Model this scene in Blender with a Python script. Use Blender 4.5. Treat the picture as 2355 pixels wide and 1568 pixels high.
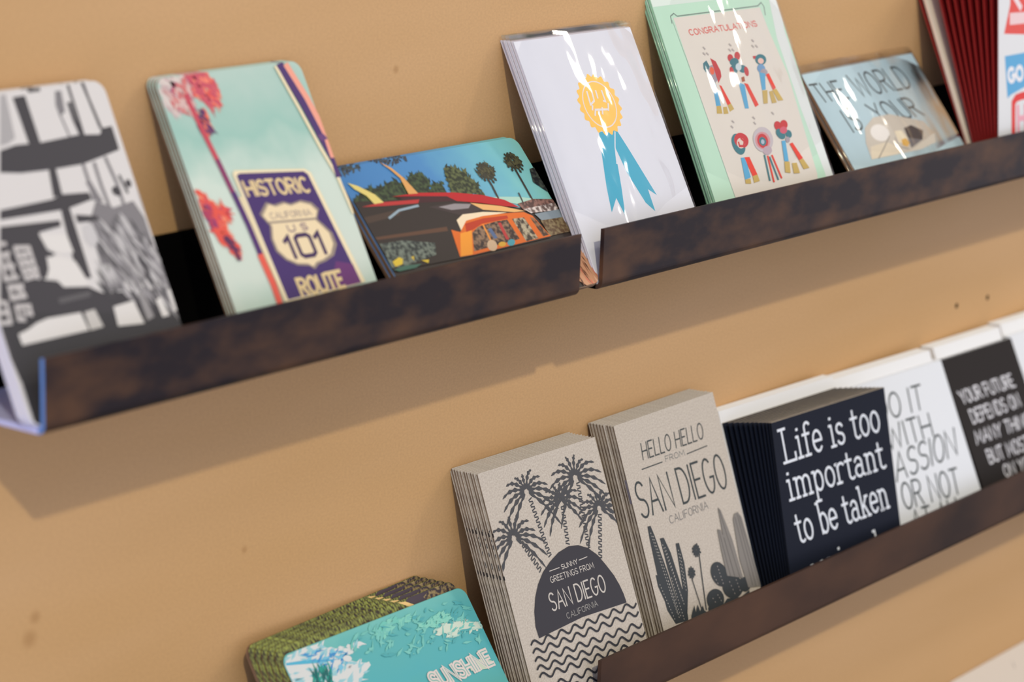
import bpy, bmesh, math, random
from mathutils import Matrix, Vector
random.seed(7)
for o in list(bpy.data.objects): bpy.data.objects.remove(o)
S = bpy.context.scene; COL = S.collection
CAMZ = 1.5                       # the camera stands 1.5 m above the floor; the wall is the plane y = 0
R = math.radians

# ------------------------------------------------------------------ camera
cam = bpy.data.cameras.new('camera'); co = bpy.data.objects.new('camera', cam); COL.objects.link(co)
cam.sensor_width = 36; cam.lens = 5816.174 / 2355 * 36
yaw, pit, rol = R(51.257), R(13.092), R(.369)
F = Vector((math.sin(yaw)*math.cos(pit), math.cos(yaw)*math.cos(pit), -math.sin(pit)))
X0 = Vector((math.cos(yaw), -math.sin(yaw), 0)); U0 = X0.cross(F)
X1 = X0*math.cos(rol) + U0*math.sin(rol); U1 = -X0*math.sin(rol) + U0*math.cos(rol)
m = Matrix((X1, U1, -F)).transposed().to_4x4(); m.translation = (0, -.90854, CAMZ); co.matrix_world = m
cam.dof.use_dof = True; cam.dof.focus_distance = 1.49; cam.dof.aperture_fstop = 7.0
cam.clip_start = .05
S.camera = co

# ------------------------------------------------------------------ light and exposure
S.view_settings.view_transform = 'Standard'; S.view_settings.look = 'None'
S.view_settings.gamma = 1; S.view_settings.exposure = 0.21
w = bpy.data.worlds.new('shop_daylight'); S.world = w; w.use_nodes = True
nt = w.node_tree; bg = nt.nodes['Background']
tc = nt.nodes.new('ShaderNodeTexCoord'); sx = nt.nodes.new('ShaderNodeSeparateXYZ'); nt.links.new(tc.outputs['Generated'], sx.inputs[0])
mr = nt.nodes.new('ShaderNodeMapRange'); mr.inputs[1].default_value = -1; mr.inputs[2].default_value = .6
nt.links.new(sx.outputs[0], mr.inputs[0])
cr = nt.nodes.new('ShaderNodeValToRGB'); nt.links.new(mr.outputs[0], cr.inputs[0])
cr.color_ramp.elements[0].color = (.74, .84, 1.08, 1); cr.color_ramp.elements[1].color = (.57, .545, .565, 1)
m2 = nt.nodes.new('ShaderNodeMapRange'); m2.inputs[1].default_value = -.1; m2.inputs[2].default_value = .9; nt.links.new(sx.outputs[2], m2.inputs[0])
c2 = nt.nodes.new('ShaderNodeValToRGB'); nt.links.new(m2.outputs[0], c2.inputs[0])     # brightest near the horizon, shaped to fill the shade under the ledges
c2.color_ramp.elements[0].color = (1.25, 1.25, 1.25, 1); c2.color_ramp.elements[1].color = (.3, .3, .3, 1)
mu = nt.nodes.new('ShaderNodeMix'); mu.data_type = 'RGBA'; mu.blend_type = 'MULTIPLY'; mu.inputs[0].default_value = 1
nt.links.new(cr.outputs[0], mu.inputs[6]); nt.links.new(c2.outputs[0], mu.inputs[7])
nt.links.new(mu.outputs[2], bg.inputs[0]); bg.inputs[1].default_value = 1.12
def sun(name, d, strength, col, ang):
    l = bpy.data.lights.new(name, 'SUN'); l.energy = strength; l.color = col; l.angle = R(ang)
    o = bpy.data.objects.new(name, l); COL.objects.link(o)
    o.rotation_euler = Vector(d).to_track_quat('Z', 'Y').to_euler(); o.location = Vector(d)*4 + Vector((1, 0, 1.2))
    return o
sun('window_sun', (-.49, -.64, .585), 1.15, (1, .92, .64), 1.3)
def lamp(loc, at, size, power, col=(1, .93, .8)):       # shop ceiling spots behind the photographer's right shoulder
    l = bpy.data.lights.new('ceiling_spot', 'AREA'); l.shape = 'DISK'; l.size = size; l.energy = power; l.color = col
    o = bpy.data.objects.new('ceiling_spot', l); COL.objects.link(o); o.location = loc
    o.rotation_euler = (Vector(loc) - Vector(at)).to_track_quat('Z', 'Y').to_euler()
for loc in ((3.5, -1.9, 2.75), (4.1, -1.25, 2.75), (3.0, -1.2, 2.85)):
    lamp(loc, (1.3, -.05, 1.25), .24, 6)

# ------------------------------------------------------------------ materials
MATS = {}
def lin(c): return tuple((x/255/12.92 if x/255 <= .04045 else ((x/255+.055)/1.055)**2.4) for x in c[:3])
def base_mat(name, col, rough=.5, spec=.3, metal=0.):
    m = bpy.data.materials.new(name); m.use_nodes = True; b = m.node_tree.nodes['Principled BSDF']
    b.inputs['Base Color'].default_value = (*col, 1); b.inputs['Roughness'].default_value = rough
    b.inputs['Specular IOR Level'].default_value = spec; b.inputs['Metallic'].default_value = metal
    return m, m.node_tree, b
def ink(c, rough=.5, spec=.25):
    k = ('ink', tuple(c), rough)
    if k not in MATS: MATS[k] = base_mat('ink_%d_%d_%d' % tuple(c), lin(c), rough, spec)[0]
    return MATS[k]
def noise_mix(name, a, b, scale, rough=.5, spec=.25, stretch=(1, 1, 1), lo=.4, hi=.6, detail=4, bump=0., metal=0., coord='Object'):
    k = ('nm', name)
    if k in MATS: return MATS[k]
    m, t, p = base_mat(name, a, rough, spec, metal); n = t.nodes
    tc = n.new('ShaderNodeTexCoord'); mp = n.new('ShaderNodeMapping'); mp.inputs['Scale'].default_value = stretch
    no = n.new('ShaderNodeTexNoise'); no.inputs['Scale'].default_value = scale; no.inputs['Detail'].default_value = detail
    rp = n.new('ShaderNodeValToRGB'); e = rp.color_ramp.elements
    e[0].position = lo; e[1].position = hi; e[0].color = (*a, 1); e[1].color = (*b, 1)
    t.links.new(tc.outputs[coord], mp.inputs[0]); t.links.new(mp.outputs[0], no.inputs['Vector'])
    t.links.new(no.outputs[0], rp.inputs[0]); t.links.new(rp.outputs[0], p.inputs['Base Color'])
    if bump:
        bu = n.new('ShaderNodeBump'); bu.inputs['Strength'].default_value = bump; bu.inputs['Distance'].default_value = .001
        t.links.new(no.outputs[0], bu.inputs['Height']); t.links.new(bu.outputs[0], p.inputs['Normal'])
    MATS[k] = m; return m
def speckle(a, b): return noise_mix('speckle_%d_%d_%d_%d' % (*a, b[0]), lin(a), lin(b), 420, .5, .25, lo=.42, hi=.6, detail=2)
def gradient_mat(name, stops, axis='Y', size=.15, tint=None, rough=.5):
    # a printed colour wash running over the card's own coordinates, with a little print mottling
    m, t, p = base_mat(name, stops[0][1], rough, .25); n = t.nodes
    tc = n.new('ShaderNodeTexCoord'); sp = n.new('ShaderNodeSeparateXYZ'); t.links.new(tc.outputs['Object'], sp.inputs[0])
    mr = n.new('ShaderNodeMapRange'); mr.inputs[2].default_value = size; t.links.new(sp.outputs[axis], mr.inputs[0])
    no = n.new('ShaderNodeTexNoise'); no.inputs['Scale'].default_value = 45; t.links.new(tc.outputs['Object'], no.inputs['Vector'])
    ma = n.new('ShaderNodeMath'); ma.operation = 'MULTIPLY_ADD'; ma.inputs[1].default_value = .22
    sb = n.new('ShaderNodeMath'); sb.operation = 'SUBTRACT'; sb.inputs[1].default_value = .5
    t.links.new(no.outputs[0], sb.inputs[0]); t.links.new(sb.outputs[0], ma.inputs[0]); t.links.new(mr.outputs[0], ma.inputs[2])
    rp = n.new('ShaderNodeValToRGB'); e = rp.color_ramp.elements
    while len(e) < len(stops): e.new(.5)
    for el, (pos, c) in zip(e, stops): el.position = pos; el.color = (*c, 1)
    t.links.new(ma.outputs[0], rp.inputs[0]); t.links.new(rp.outputs[0], p.inputs['Base Color'])
    return m
def sleeve_mat():
    m = bpy.data.materials.new('clear_plastic_sleeve'); m.use_nodes = True; t = m.node_tree; n = t.nodes; n.clear()
    out = n.new('ShaderNodeOutputMaterial'); mx = n.new('ShaderNodeMixShader'); tr = n.new('ShaderNodeBsdfTransparent'); gl = n.new('ShaderNodeBsdfGlossy')
    tr.inputs[0].default_value = (.985, .985, .985, 1); gl.inputs['Roughness'].default_value = .06
    fr = n.new('ShaderNodeFresnel'); ge = n.new('ShaderNodeNewGeometry')
    io = n.new('ShaderNodeMapRange'); io.inputs[3].default_value = 1.45; io.inputs[4].default_value = 1/1.45; t.links.new(ge.outputs['Backfacing'], io.inputs[0]); t.links.new(io.outputs[0], fr.inputs[0])
    tc = n.new('ShaderNodeTexCoord'); mp = n.new('ShaderNodeMapping'); mp.inputs['Scale'].default_value = (1.3, .55, 1); mp.inputs['Rotation'].default_value = (0, 0, .5)
    no = n.new('ShaderNodeTexNoise'); no.inputs['Scale'].default_value = 26; no.inputs['Detail'].default_value = 1.5
    bu = n.new('ShaderNodeBump'); bu.inputs['Strength'].default_value = 1; bu.inputs['Distance'].default_value = .0045
    t.links.new(tc.outputs['Object'], mp.inputs[0]); t.links.new(mp.outputs[0], no.inputs['Vector']); t.links.new(no.outputs[0], bu.inputs['Height'])
    t.links.new(bu.outputs[0], fr.inputs['Normal']); t.links.new(bu.outputs[0], gl.inputs['Normal'])
    t.links.new(fr.outputs[0], mx.inputs[0]); t.links.new(tr.outputs[0], mx.inputs[1]); t.links.new(gl.outputs[0], mx.inputs[2]); t.links.new(mx.outputs[0], out.inputs[0])
    return m
SLEEVE = sleeve_mat()
GOLD = base_mat('gold_foil', lin((228, 174, 74)), .42, .5, .4)[0]
PATINA = noise_mix('patinated_steel', (.017, .011, .016), (.105, .050, .028), 30, .5, .35, stretch=(.8, 1.5, 1.6), lo=.42, hi=.72, detail=8, metal=.25)
RUST = noise_mix('browned_steel', (.030, .016, .014), (.105, .050, .030), 14, .55, .3, stretch=(.6, 1, 1.2), lo=.35, hi=.72, detail=8, metal=.2)
BLACKENED = base_mat('blackened_steel', (.0012, .001, .001), .8, .05)[0]
BLUE_LIT_STEEL = base_mat('bare_steel_painted_blue_light', (.52, .56, .95), .45, .4)[0]  # bare steel with the window's blue light painted into its colour
BLUE_LIT_END = base_mat('cut_edge_painted_blue_light', (.10, .24, .62), .4, .5)[0]  # blue window light on the lip's end, painted into its base colour
WOODEDGE = noise_mix('birch_edge', (.14, .075, .045), (.30, .19, .125), 300, .7, .2, stretch=(.2, .2, 3))
KRAFT = noise_mix('grey_kraft_board', lin((186, 174, 164)), lin((204, 194, 184)), 900, .85, .1, lo=.35, hi=.65)
KRAFTEDGE = noise_mix('kraft_page_edge', lin((104, 88, 76)), lin((150, 134, 116)), 700, .9, .1, stretch=(.15, .15, 2.5))
BROWNKRAFT = ink((150, 112, 84), .8, .1)
WHITE = ink((236, 235, 238), .7, .15); CREAM = ink((222, 208, 190), .8, .1)
STEEL = base_mat('staple_steel', (.62, .6, .8), .35, .5, .8)[0]

# ------------------------------------------------------------------ helpers
def link(name, me, parent=None):
    o = bpy.data.objects.new(name, me); COL.objects.link(o)
    if parent: o.parent = parent
    return o
def tag(o, label, cat, group=None):
    o['label'] = label; o['category'] = cat
    if group: o['group'] = group
    return o
def bm_obj(name, bm, mats, parent=None):
    me = bpy.data.meshes.new(name); bm.to_mesh(me); bm.free()
    for q in (mats if isinstance(mats, (list, tuple)) else [mats]): me.materials.append(q)
    return link(name, me, parent)
def box(bm, x0, x1, y0, y1, z0, z1, mi=0):
    v = [bm.verts.new((x, y, z)) for x in (x0, x1) for y in (y0, y1) for z in (z0, z1)]
    for q in ((0, 1, 3, 2), (4, 6, 7, 5), (0, 4, 5, 1), (2, 3, 7, 6), (0, 2, 6, 4), (1, 5, 7, 3)):
        bm.faces.new([v[i] for i in q]).material_index = mi
def profile_bar(bm, pts, x0, x1):                      # a closed y-z outline drawn out along x
    a = [bm.verts.new((x0, y, z)) for y, z in pts]; b = [bm.verts.new((x1, y, z)) for y, z in pts]
    n = len(pts)
    bm.faces.new(a); bm.faces.new(b[::-1])
    for i in range(n): bm.faces.new((a[i], b[i], b[(i+1) % n], a[(i+1) % n]))
    bmesh.ops.recalc_face_normals(bm, faces=bm.faces)
def outline(w, h, r):
    if r <= 0: return [(0, 0), (w, 0), (w, h), (0, h)]
    o = []
    for cx, cy, a0 in ((w-r, r, -90), (w-r, h-r, 0), (r, h-r, 90), (r, r, 180)):
        for k in range(7): a = R(a0 + 15*k); o.append((cx + r*math.cos(a), cy + r*math.sin(a)))
    return o
def clip(poly, cl):                                   # cut a printed shape off at the card's convex outline
    out = poly
    for i in range(len(cl)):
        (ax, ay), (bx, by) = cl[i], cl[(i+1) % len(cl)]
        inp, out = out, []
        if not inp: return []
        sd = lambda p: (bx-ax)*(p[1]-ay) - (by-ay)*(p[0]-ax)
        for j in range(len(inp)):
            p, q = inp[j], inp[(j+1) % len(inp)]; sp, sq = sd(p), sd(q)
            if sp >= 0: out.append(p)
            if (sp >= 0) != (sq >= 0):
                t = sp/(sp-sq); out.append((p[0]+(q[0]-p[0])*t, p[1]+(q[1]-p[1])*t))
    return out

# ------------------------------------------------------------------ lettering: pen strokes on a unit cap height
def arc(cx, cy, rx, ry, a0, a1, n=9): return [(cx+rx*math.cos(R(a0+(a1-a0)*i/n)), cy+ry*math.sin(R(a0+(a1-a0)*i/n))) for i in range(n+1)]
O_ = arc(.3, .5, .3, .5, 90, 450, 20)
CAPS = {
 'A': (.64, [[(0, 0), (.32, 1), (.64, 0)], [(.12, .36), (.52, .36)]]),
 'B': (.54, [[(0, 0), (0, 1), (.26, 1)]+arc(.26, .76, .22, .24, 90, -90)+[(0, .52)], [(.26, .52)]+arc(.28, .26, .26, .26, 90, -90)+[(0, 0)]]),
 'C': (.56, [arc(.3, .5, .3, .5, 50, 310, 14)]),
 'D': (.58, [[(0, 0), (0, 1), (.2, 1)]+arc(.2, .5, .38, .5, 90, -90, 12)+[(0, 0)]]),
 'E': (.46, [[(.46, 1), (0, 1), (0, 0), (.46, 0)], [(0, .52), (.38, .52)]]),
 'F': (.46, [[(.46, 1), (0, 1), (0, 0)], [(0, .52), (.38, .52)]]),
 'G': (.6, [arc(.3, .5, .3, .5, 50, 330, 14)+[(.6, .45), (.36, .45)]]),
 'H': (.56, [[(0, 0), (0, 1)], [(.56, 0), (.56, 1)], [(0, .5), (.56, .5)]]),
 'I': (.06, [[(.03, 0), (.03, 1)]]), 'L': (.44, [[(0, 1), (0, 0), (.44, 0)]]),
 'M': (.74, [[(0, 0), (.06, 1), (.37, .25), (.68, 1), (.74, 0)]]), 'N': (.58, [[(0, 0), (0, 1), (.58, 0), (.58, 1)]]),
 'O': (.6, [O_]), 'P': (.52, [[(0, 0), (0, 1), (.26, 1)]+arc(.26, .74, .26, .26, 90, -90)+[(0, .48)]]),
 'R': (.54, [[(0, 0), (0, 1), (.26, 1)]+arc(.26, .75, .25, .25, 90, -90)+[(0, .5)], [(.24, .5), (.54, 0)]]),
 'S': (.5, [arc(.25, .75, .24, .25, 30, 270, 10)+arc(.25, .25, .25, .25, 90, -150, 10)[1:]]),
 'T': (.54, [[(0, 1), (.54, 1)], [(.27, 1), (.27, 0)]]),
 'U': (.56, [[(0, 1), (0, .28)]+arc(.28, .28, .28, .28, 180, 360)+[(.56, 1)]]),
 'V': (.58, [[(0, 1), (.29, 0), (.58, 1)]]), 'W': (.86, [[(0, 1), (.2, 0), (.43, .8), (.66, 0), (.86, 1)]]),
 'Y': (.58, [[(0, 1), (.29, .48), (.58, 1)], [(.29, .48), (.29, 0)]]), 'K': (.54, [[(0, 0), (0, 1)], [(.52, 1), (0, .4)], [(.18, .58), (.54, 0)]]),
 '1': (.26, [[(0, .8), (.18, 1), (.18, 0)]]), '0': (.54, [[(.1, 0), (0, .12), (0, .88), (.1, 1), (.44, 1), (.54, .88), (.54, .12), (.44, 0), (.1, 0)]]),
 ' ': (.2, [])}
def sf(x, y, h=.09): return [(x-h, y), (x+h, y)]       # a slab serif
XH = .64
SLAB = {
 'L': (.62, [[(.14, 1), (.14, 0)], sf(.14, 1, .16), [(0, 0), (.6, 0), (.6, .22)]]),
 'i': (.24, [[(.12, XH), (.12, 0)], sf(.12, 0, .12), [(.02, XH), (.12, XH)], [(.09, .86), (.15, .86)]]),
 'f': (.36, [[(.14, 0), (.14, .84)]+arc(.27, .84, .13, .14, 180, 30), sf(.14, 0, .13), [(0, XH), (.32, XH)]]),
 'e': (.42, [[(.02, .34), (.4, .34)]+arc(.21, .33, .2, .32, 10, 320, 12)]),
 's': (.36, [arc(.18, .48, .15, .15, 20, 270, 8)+arc(.18, .165, .16, .165, 90, -160, 8)[1:]]),
 't': (.34, [[(.14, .88), (.14, .14)]+arc(.27, .14, .13, .14, 180, 320), [(0, XH), (.32, XH)]]),
 'o': (.44, [arc(.22, .32, .2, .32, 90, 450, 16)]),
 'm': (.78, [[(.1, XH), (.1, 0)], [(.1, .4)]+arc(.25, .44, .15, .2, 180, 0)+[(.4, 0)], [(.4, .4)]+arc(.55, .44, .15, .2, 180, 0)+[(.7, 0)], sf(.1, 0), sf(.4, 0), sf(.7, 0), [(0, XH), (.1, XH)]]),
 'n': (.5, [[(.1, XH), (.1, 0)], [(.1, .4)]+arc(.26, .44, .16, .2, 180, 0)+[(.42, 0)], sf(.1, 0), sf(.42, 0), [(0, XH), (.1, XH)]]),
 'p': (.5, [[(.1, XH), (.1, -.34)], arc(.27, .32, .18, .32, 150, -150, 14), sf(.1, -.34, .12), [(0, XH), (.1, XH)]]),
 'r': (.4, [[(.1, XH), (.1, 0)], [(.1, .38)]+arc(.27, .44, .17, .2, 180, 40), sf(.1, 0, .12), [(0, XH), (.1, XH)]]),
 'a': (.46, [arc(.2, .46, .16, .18, 160, 0, 8)+[(.36, .06), (.46, 0)], arc(.2, .19, .17, .19, 60, 340, 12)]),
 'b': (.48, [[(.1, 1), (.1, 0)], arc(.26, .32, .19, .32, 150, -150, 14), [(0, 1), (.1, 1)]]),
 'k': (.5, [[(.1, 1), (.1, 0)], sf(.1, 0, .1), [(0, 1), (.1, 1)], [(.4, XH), (.12, .28)], [(.22, .38), (.42, 0)], sf(.42, 0, .08), sf(.4, XH, .08)]),
 'u': (.5, [[(.08, XH), (.08, .18)]+arc(.24, .18, .16, .18, 180, 360)+[(.4, XH)], [(.4, .2), (.4, 0), (.48, 0)]]),
 'l': (.24, [[(.12, 1), (.12, 0)], sf(.12, 0, .12), [(.02, 1), (.12, 1)]]),
 'y': (.5, [[(.06, XH), (.25, .04)], [(.44, XH), (.2, -.2), (.06, -.3)], sf(.06, XH, .08), sf(.44, XH, .08)]), ' ': (.22, [])}
def text_strokes(s, BL, BR, TL, style):
    g = SLAB if style else CAPS; gap = .09 if style else .17
    adv, strokes = 0, []
    for ch in s:
        wd, st = g[ch]
        strokes += [[(adv+x, y) for x, y in q] for q in st]; adv += wd + gap
    adv -= gap
    ux, uy = (BR[0]-BL[0])/adv, (BR[1]-BL[1])/adv; vx, vy = TL[0]-BL[0], TL[1]-BL[1]
    return [[(BL[0]+x*ux+y*vx, BL[1]+x*uy+y*vy) for x, y in q] for q in strokes]
def ribbon(pts, w):
    P = [Vector(p) for p in pts]; P = [p for i, p in enumerate(P) if i == 0 or (p-P[i-1]).length > 1e-4]
    if len(P) < 2: return []
    n = []
    for i in range(len(P)):
        a = (P[i]-P[i-1]).normalized() if i else None; b = (P[i+1]-P[i]).normalized() if i < len(P)-1 else None
        if a is None: a = b
        if b is None: b = a
        t = a+b
        if t.length < .3: t = b
        t.normalize(); k = max(.55, abs(t.dot(b))); n.append(Vector((-t.y, t.x))*(w/2/k))
    e = (P[1]-P[0]).normalized()*w*.3; P[0] = P[0]-e; e = (P[-1]-P[-2]).normalized()*w*.3; P[-1] = P[-1]+e
    return [[tuple(P[i]-n[i]), tuple(P[i+1]-n[i+1]), tuple(P[i+1]+n[i+1]), tuple(P[i]+n[i])] for i in range(len(P)-1)]

def art_faces(entries):
    """every printed shape as (material, [polygons in mm])"""
    rnd = random.Random(3)
    for e in entries:
        k = e[0]
        if k == 'P': yield ink(e[1]), [e[2]]
        elif k == 'F': yield GOLD, [e[2]]
        elif k == 'S': yield speckle(e[1], e[2]), [e[3]]
        elif k == 'L': yield ink(e[1]), ribbon(e[3], e[2])
        elif k == 'T':
            yield ink(e[1]), [q for s in text_strokes(e[3], e[4], e[5], e[6], e[7]) for q in ribbon(s, e[2])]
        elif k == 'Wv':
            (ax, ay), (bx, by) = e[3], e[4]; n = 110
            yield ink(e[1]), ribbon([(ax+(bx-ax)*i/n, ay+(by-ay)*i/n + e[6]*.75*math.sin(2*math.pi*e[5]*i/n)) for i in range(n+1)], e[2])
        elif k == 'D':                                  # a ringed trunk: short slanted dashes between two points
            a, b = Vector(e[3][0]), Vector(e[3][1]); d = (b-a); n = max(3, int(d.length/(e[2]*.62))); t = d.normalized(); s = Vector((-t.y, t.x))
            q = []
            if e[2] < 1.3:                               # pale spots on a cactus
                m_ = max(3, int(d.length/(e[2]*2.3)))
                for i in range(m_):
                    c = a + d*((i+.5)/m_); q.append([tuple(c-t*e[2]*.6), tuple(c-s*e[2]*.42), tuple(c+t*e[2]*.6), tuple(c+s*e[2]*.42)])
                n = 0
            for i in range(n):
                c = a + d*((i+.5)/n); sg = 1 if i % 2 else -1
                q += ribbon([tuple(c - s*e[2]*.55 - t*e[2]*.14*sg), tuple(c + s*e[2]*.55 + t*e[2]*.14*sg)], e[2]*.34)
            yield ink(e[1]), q
        elif k == 'B':                                  # brushwork: many small strokes scattered inside an outline
            cols, pts, n, ln, wd, an, jit = e[1:8]; xs = [p[0] for p in pts]; ys = [p[1] for p in pts]; q = [[] for c in cols]; i = 0
            while i < n:
                x, y = rnd.uniform(min(xs), max(xs)), rnd.uniform(min(ys), max(ys)); ins = False
                for a, b in zip(pts, pts[1:]+pts[:1]):
                    if (a[1] > y) != (b[1] > y) and x < (b[0]-a[0])*(y-a[1])/(b[1]-a[1])+a[0]: ins = not ins
                if not ins: i += .05; continue
                i += 1; t = R(an + rnd.uniform(-jit, jit)); l_ = ln*rnd.uniform(.5, 1.2)/2; c, s = math.cos(t)*l_, math.sin(t)*l_; w_ = wd*rnd.uniform(.5, 1.1)/2; u, v = -math.sin(t)*w_, math.cos(t)*w_
                q[rnd.randrange(len(cols))].append([(x-c, y-s), (x-c*.3+u, y-s*.3+v), (x+c, y+s), (x-c*.3-u, y-s*.3-v)])
            for c, qq in zip(cols, q): yield ink(c), qq
        elif k == 'K':                                  # a palm crown of drooping serrated fronds
            c = Vector(e[2]); r, n, a0, a1, wd, dr = e[3:9]; q = []
            for i in range(n):
                a = R(a0 + (a1-a0)*i/(n-1)); L = r*(.8+.2*rnd.random())*(.62+.38*abs(math.cos(a)) if dr > .5 else 1)*.62
                pts = []
                for j in range(9):
                    f = .08+.92*j/8; pts.append(c + Vector((math.cos(a), math.sin(a)))*L*f + Vector((0, -dr*L*f*f)))
                up, dn = [], []
                for j in range(9):
                    t = (pts[min(j+1, 8)]-pts[max(j-1, 0)]).normalized(); s = Vector((-t.y, t.x))
                    h = wd/2*(.35 + .75*math.sin(math.pi*min(1, j/8*.9+.1)))*(1.3 if j % 2 else .45)
                    up.append(tuple(pts[j]+s*h)); dn.append(tuple(pts[j]-s*h))
                q += [[up[j], up[j+1], dn[j+1], dn[j]] for j in range(8)]
            yield ink(e[1]), q

def card_mesh(name, w, h, t, front, side, art=(), radius=0., top=None):
    """a card standing in its own x-y plane, front towards +z; w, h, t in metres; the print lies on the front"""
    bm = bmesh.new(); ol = outline(w, h, radius); n = len(ol)
    mats = [front, side] + ([top] if top else [])
    b = min(.16*t, .00035)
    ring = lambda z, s: [bm.verts.new((w/2+(x-w/2)*(1-2*s/w), h/2+(y-h/2)*(1-2*s/h), z)) for x, y in ol]
    rings = [ring(-t, b), ring(-t+b, 0), ring(-b, 0), ring(0, b)]
    bm.faces.new(rings[3]); f = bm.faces.new(rings[0][::-1]); f.material_index = 1
    for k in range(3):
        for i in range(n):
            f = bm.faces.new((rings[k][i], rings[k][(i+1) % n], rings[k+1][(i+1) % n], rings[k+1][i])); f.material_index = 1 if k < 2 or (ol[i][1] < .001 and ol[(i+1) % n][1] < .001) else 0
            if top and (abs(ol[i][1]-h) < 1e-6 and abs(ol[(i+1) % n][1]-h) < 1e-6 or abs(ol[i][0]-w) < 1e-6 and abs(ol[(i+1) % n][0]-w) < 1e-6): f.material_index = 2
    lim = outline((w-2*b)*1000, (h-2*b)*1000, radius*1000); lim = [(x+b*1000, y+b*1000) for x, y in lim]
    z = .00003
    for mt, polys in art_faces(art):
        if mt not in mats: mats.append(mt)
        mi = mats.index(mt); z += .000004
        zz = z
        for ip, poly in enumerate(polys):
            z = zz + (ip % 12)*.000002          # keep crossing strokes from lying in one plane
            c = clip([tuple(p) for p in poly], lim); d = []
            for p in c:
                if not d or (p[0]-d[-1][0])**2+(p[1]-d[-1][1])**2 > 1e-6: d.append(p)
            if len(d) > 2 and (d[0][0]-d[-1][0])**2+(d[0][1]-d[-1][1])**2 < 1e-6: d.pop()
            if len(d) < 3: continue
            ar = sum(d[i][0]*d[(i+1) % len(d)][1]-d[(i+1) % len(d)][0]*d[i][1] for i in range(len(d)))
            if abs(ar) < .002: continue
            if ar < 0: d = d[::-1]
            bm.faces.new([bm.verts.new((x/1000, y/1000, z)) for x, y in d]).material_index = mi
        z = zz + min(len(polys), 12)*.000002
    me = bpy.data.meshes.new(name); bm.to_mesh(me); bm.free()
    for q in mats: me.materials.append(q)
    return me
def pose(c, t=0., dx=0., dy=0., dz=0.):
    """matrix of a card from (x, y, z, lean, twist) in cm; lifted so that its back lower edge stands on the ledge"""
    x, y, z, ph, tw = c[:5]; a, b = R(ph), R(tw)
    X = Vector((math.cos(b), math.sin(b), 0)); N = Vector((-math.sin(b), math.cos(b), 0))
    V = N*math.sin(a) + Vector((0, 0, math.cos(a))); Z = X.cross(V)
    M = Matrix((X, V, Z)).transposed().to_4x4()
    M.translation = Vector(((x+dx)/100, (y+dy)/100, (z+dz)/100 + CAMZ + max(0, t*math.sin(a)) + .0001)); return M
def mix(a, b, f): return [p+(q-p)*f for p, q in zip(a, b)]
def copy_thing(o, M, skip=None):
    c = o.copy(); COL.objects.link(c)
    for ch in list(o.children):
        if skip and ch.name.startswith(skip): continue
        d = ch.copy(); COL.objects.link(d); d.parent = c
        for g in list(ch.children):
            e = g.copy(); COL.objects.link(e); e.parent = d
    c.matrix_world = M; return c
ORD = ['front', 'second', 'third', 'fourth', 'fifth', 'sixth', 'seventh', 'eighth', 'ninth', 'tenth', 'eleventh', 'twelfth']

# ------------------------------------------------------------------ where each front card stands: x, y, z of its lower left corner, lean, twist, width, height (cm)
P = {
 'pier': [70.54, -7.27, -29.27, 24.27, -0.4, 10.24, 15.26],
 'ro': [84.55, -7.44, -29.25, 27.67, -0.14, 10.14, 15.22],
 'van': [96.81, -7.34, -29.35, 39.61, -0.35, 15.2, 9.96],
 'gold': [111.88, -7.36, -29.31, 26.01, -1.06, 10.9, 14.59],
 'congr': [125.78, -7.12, -29.27, 24.25, -2.74, 12.58, 16.1],
 'world': [142.38, -7.24, -29.27, 35.55, 3.12, 15.92, 10.34],
 'sd': [107.54, -7.14, -54.92, 19.63, -1.53, 10.8, 15.4],
 'hello': [120.89, -6.72, -54.92, 18.08, 1.07, 11.04, 15.41],
 'life': [134.65, -6.96, -54.92, 10.76, -3.02, 12.77, 12.7],
 'doit': [146.48, -6.46, -54.92, 23.27, -3.28, 14.02, 12.6],
 'fut': [161.65, -6.76, -54.92, 24.33, -2.54, 10.04, 12.36],
 'lag': [91.33, -7.53, -55.08, 34.22, 0.15, 15.16, 9.66],
 'red': [159.39, -7.0, -29.27, 3.18, 0.0, 12.0, 15.0],
 'lagb': [90.0, -5.61, -54.99, 27.71, 3.44, 15.16, 9.93],
 'lifeb': [133.81, -5.13, -54.93, 18.31, 0.95, 12.65, 12.72],
 'redb': [158.71, -5.68, -29.27, 23.45, -1.74, 12.01, 14.86],
}
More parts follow.
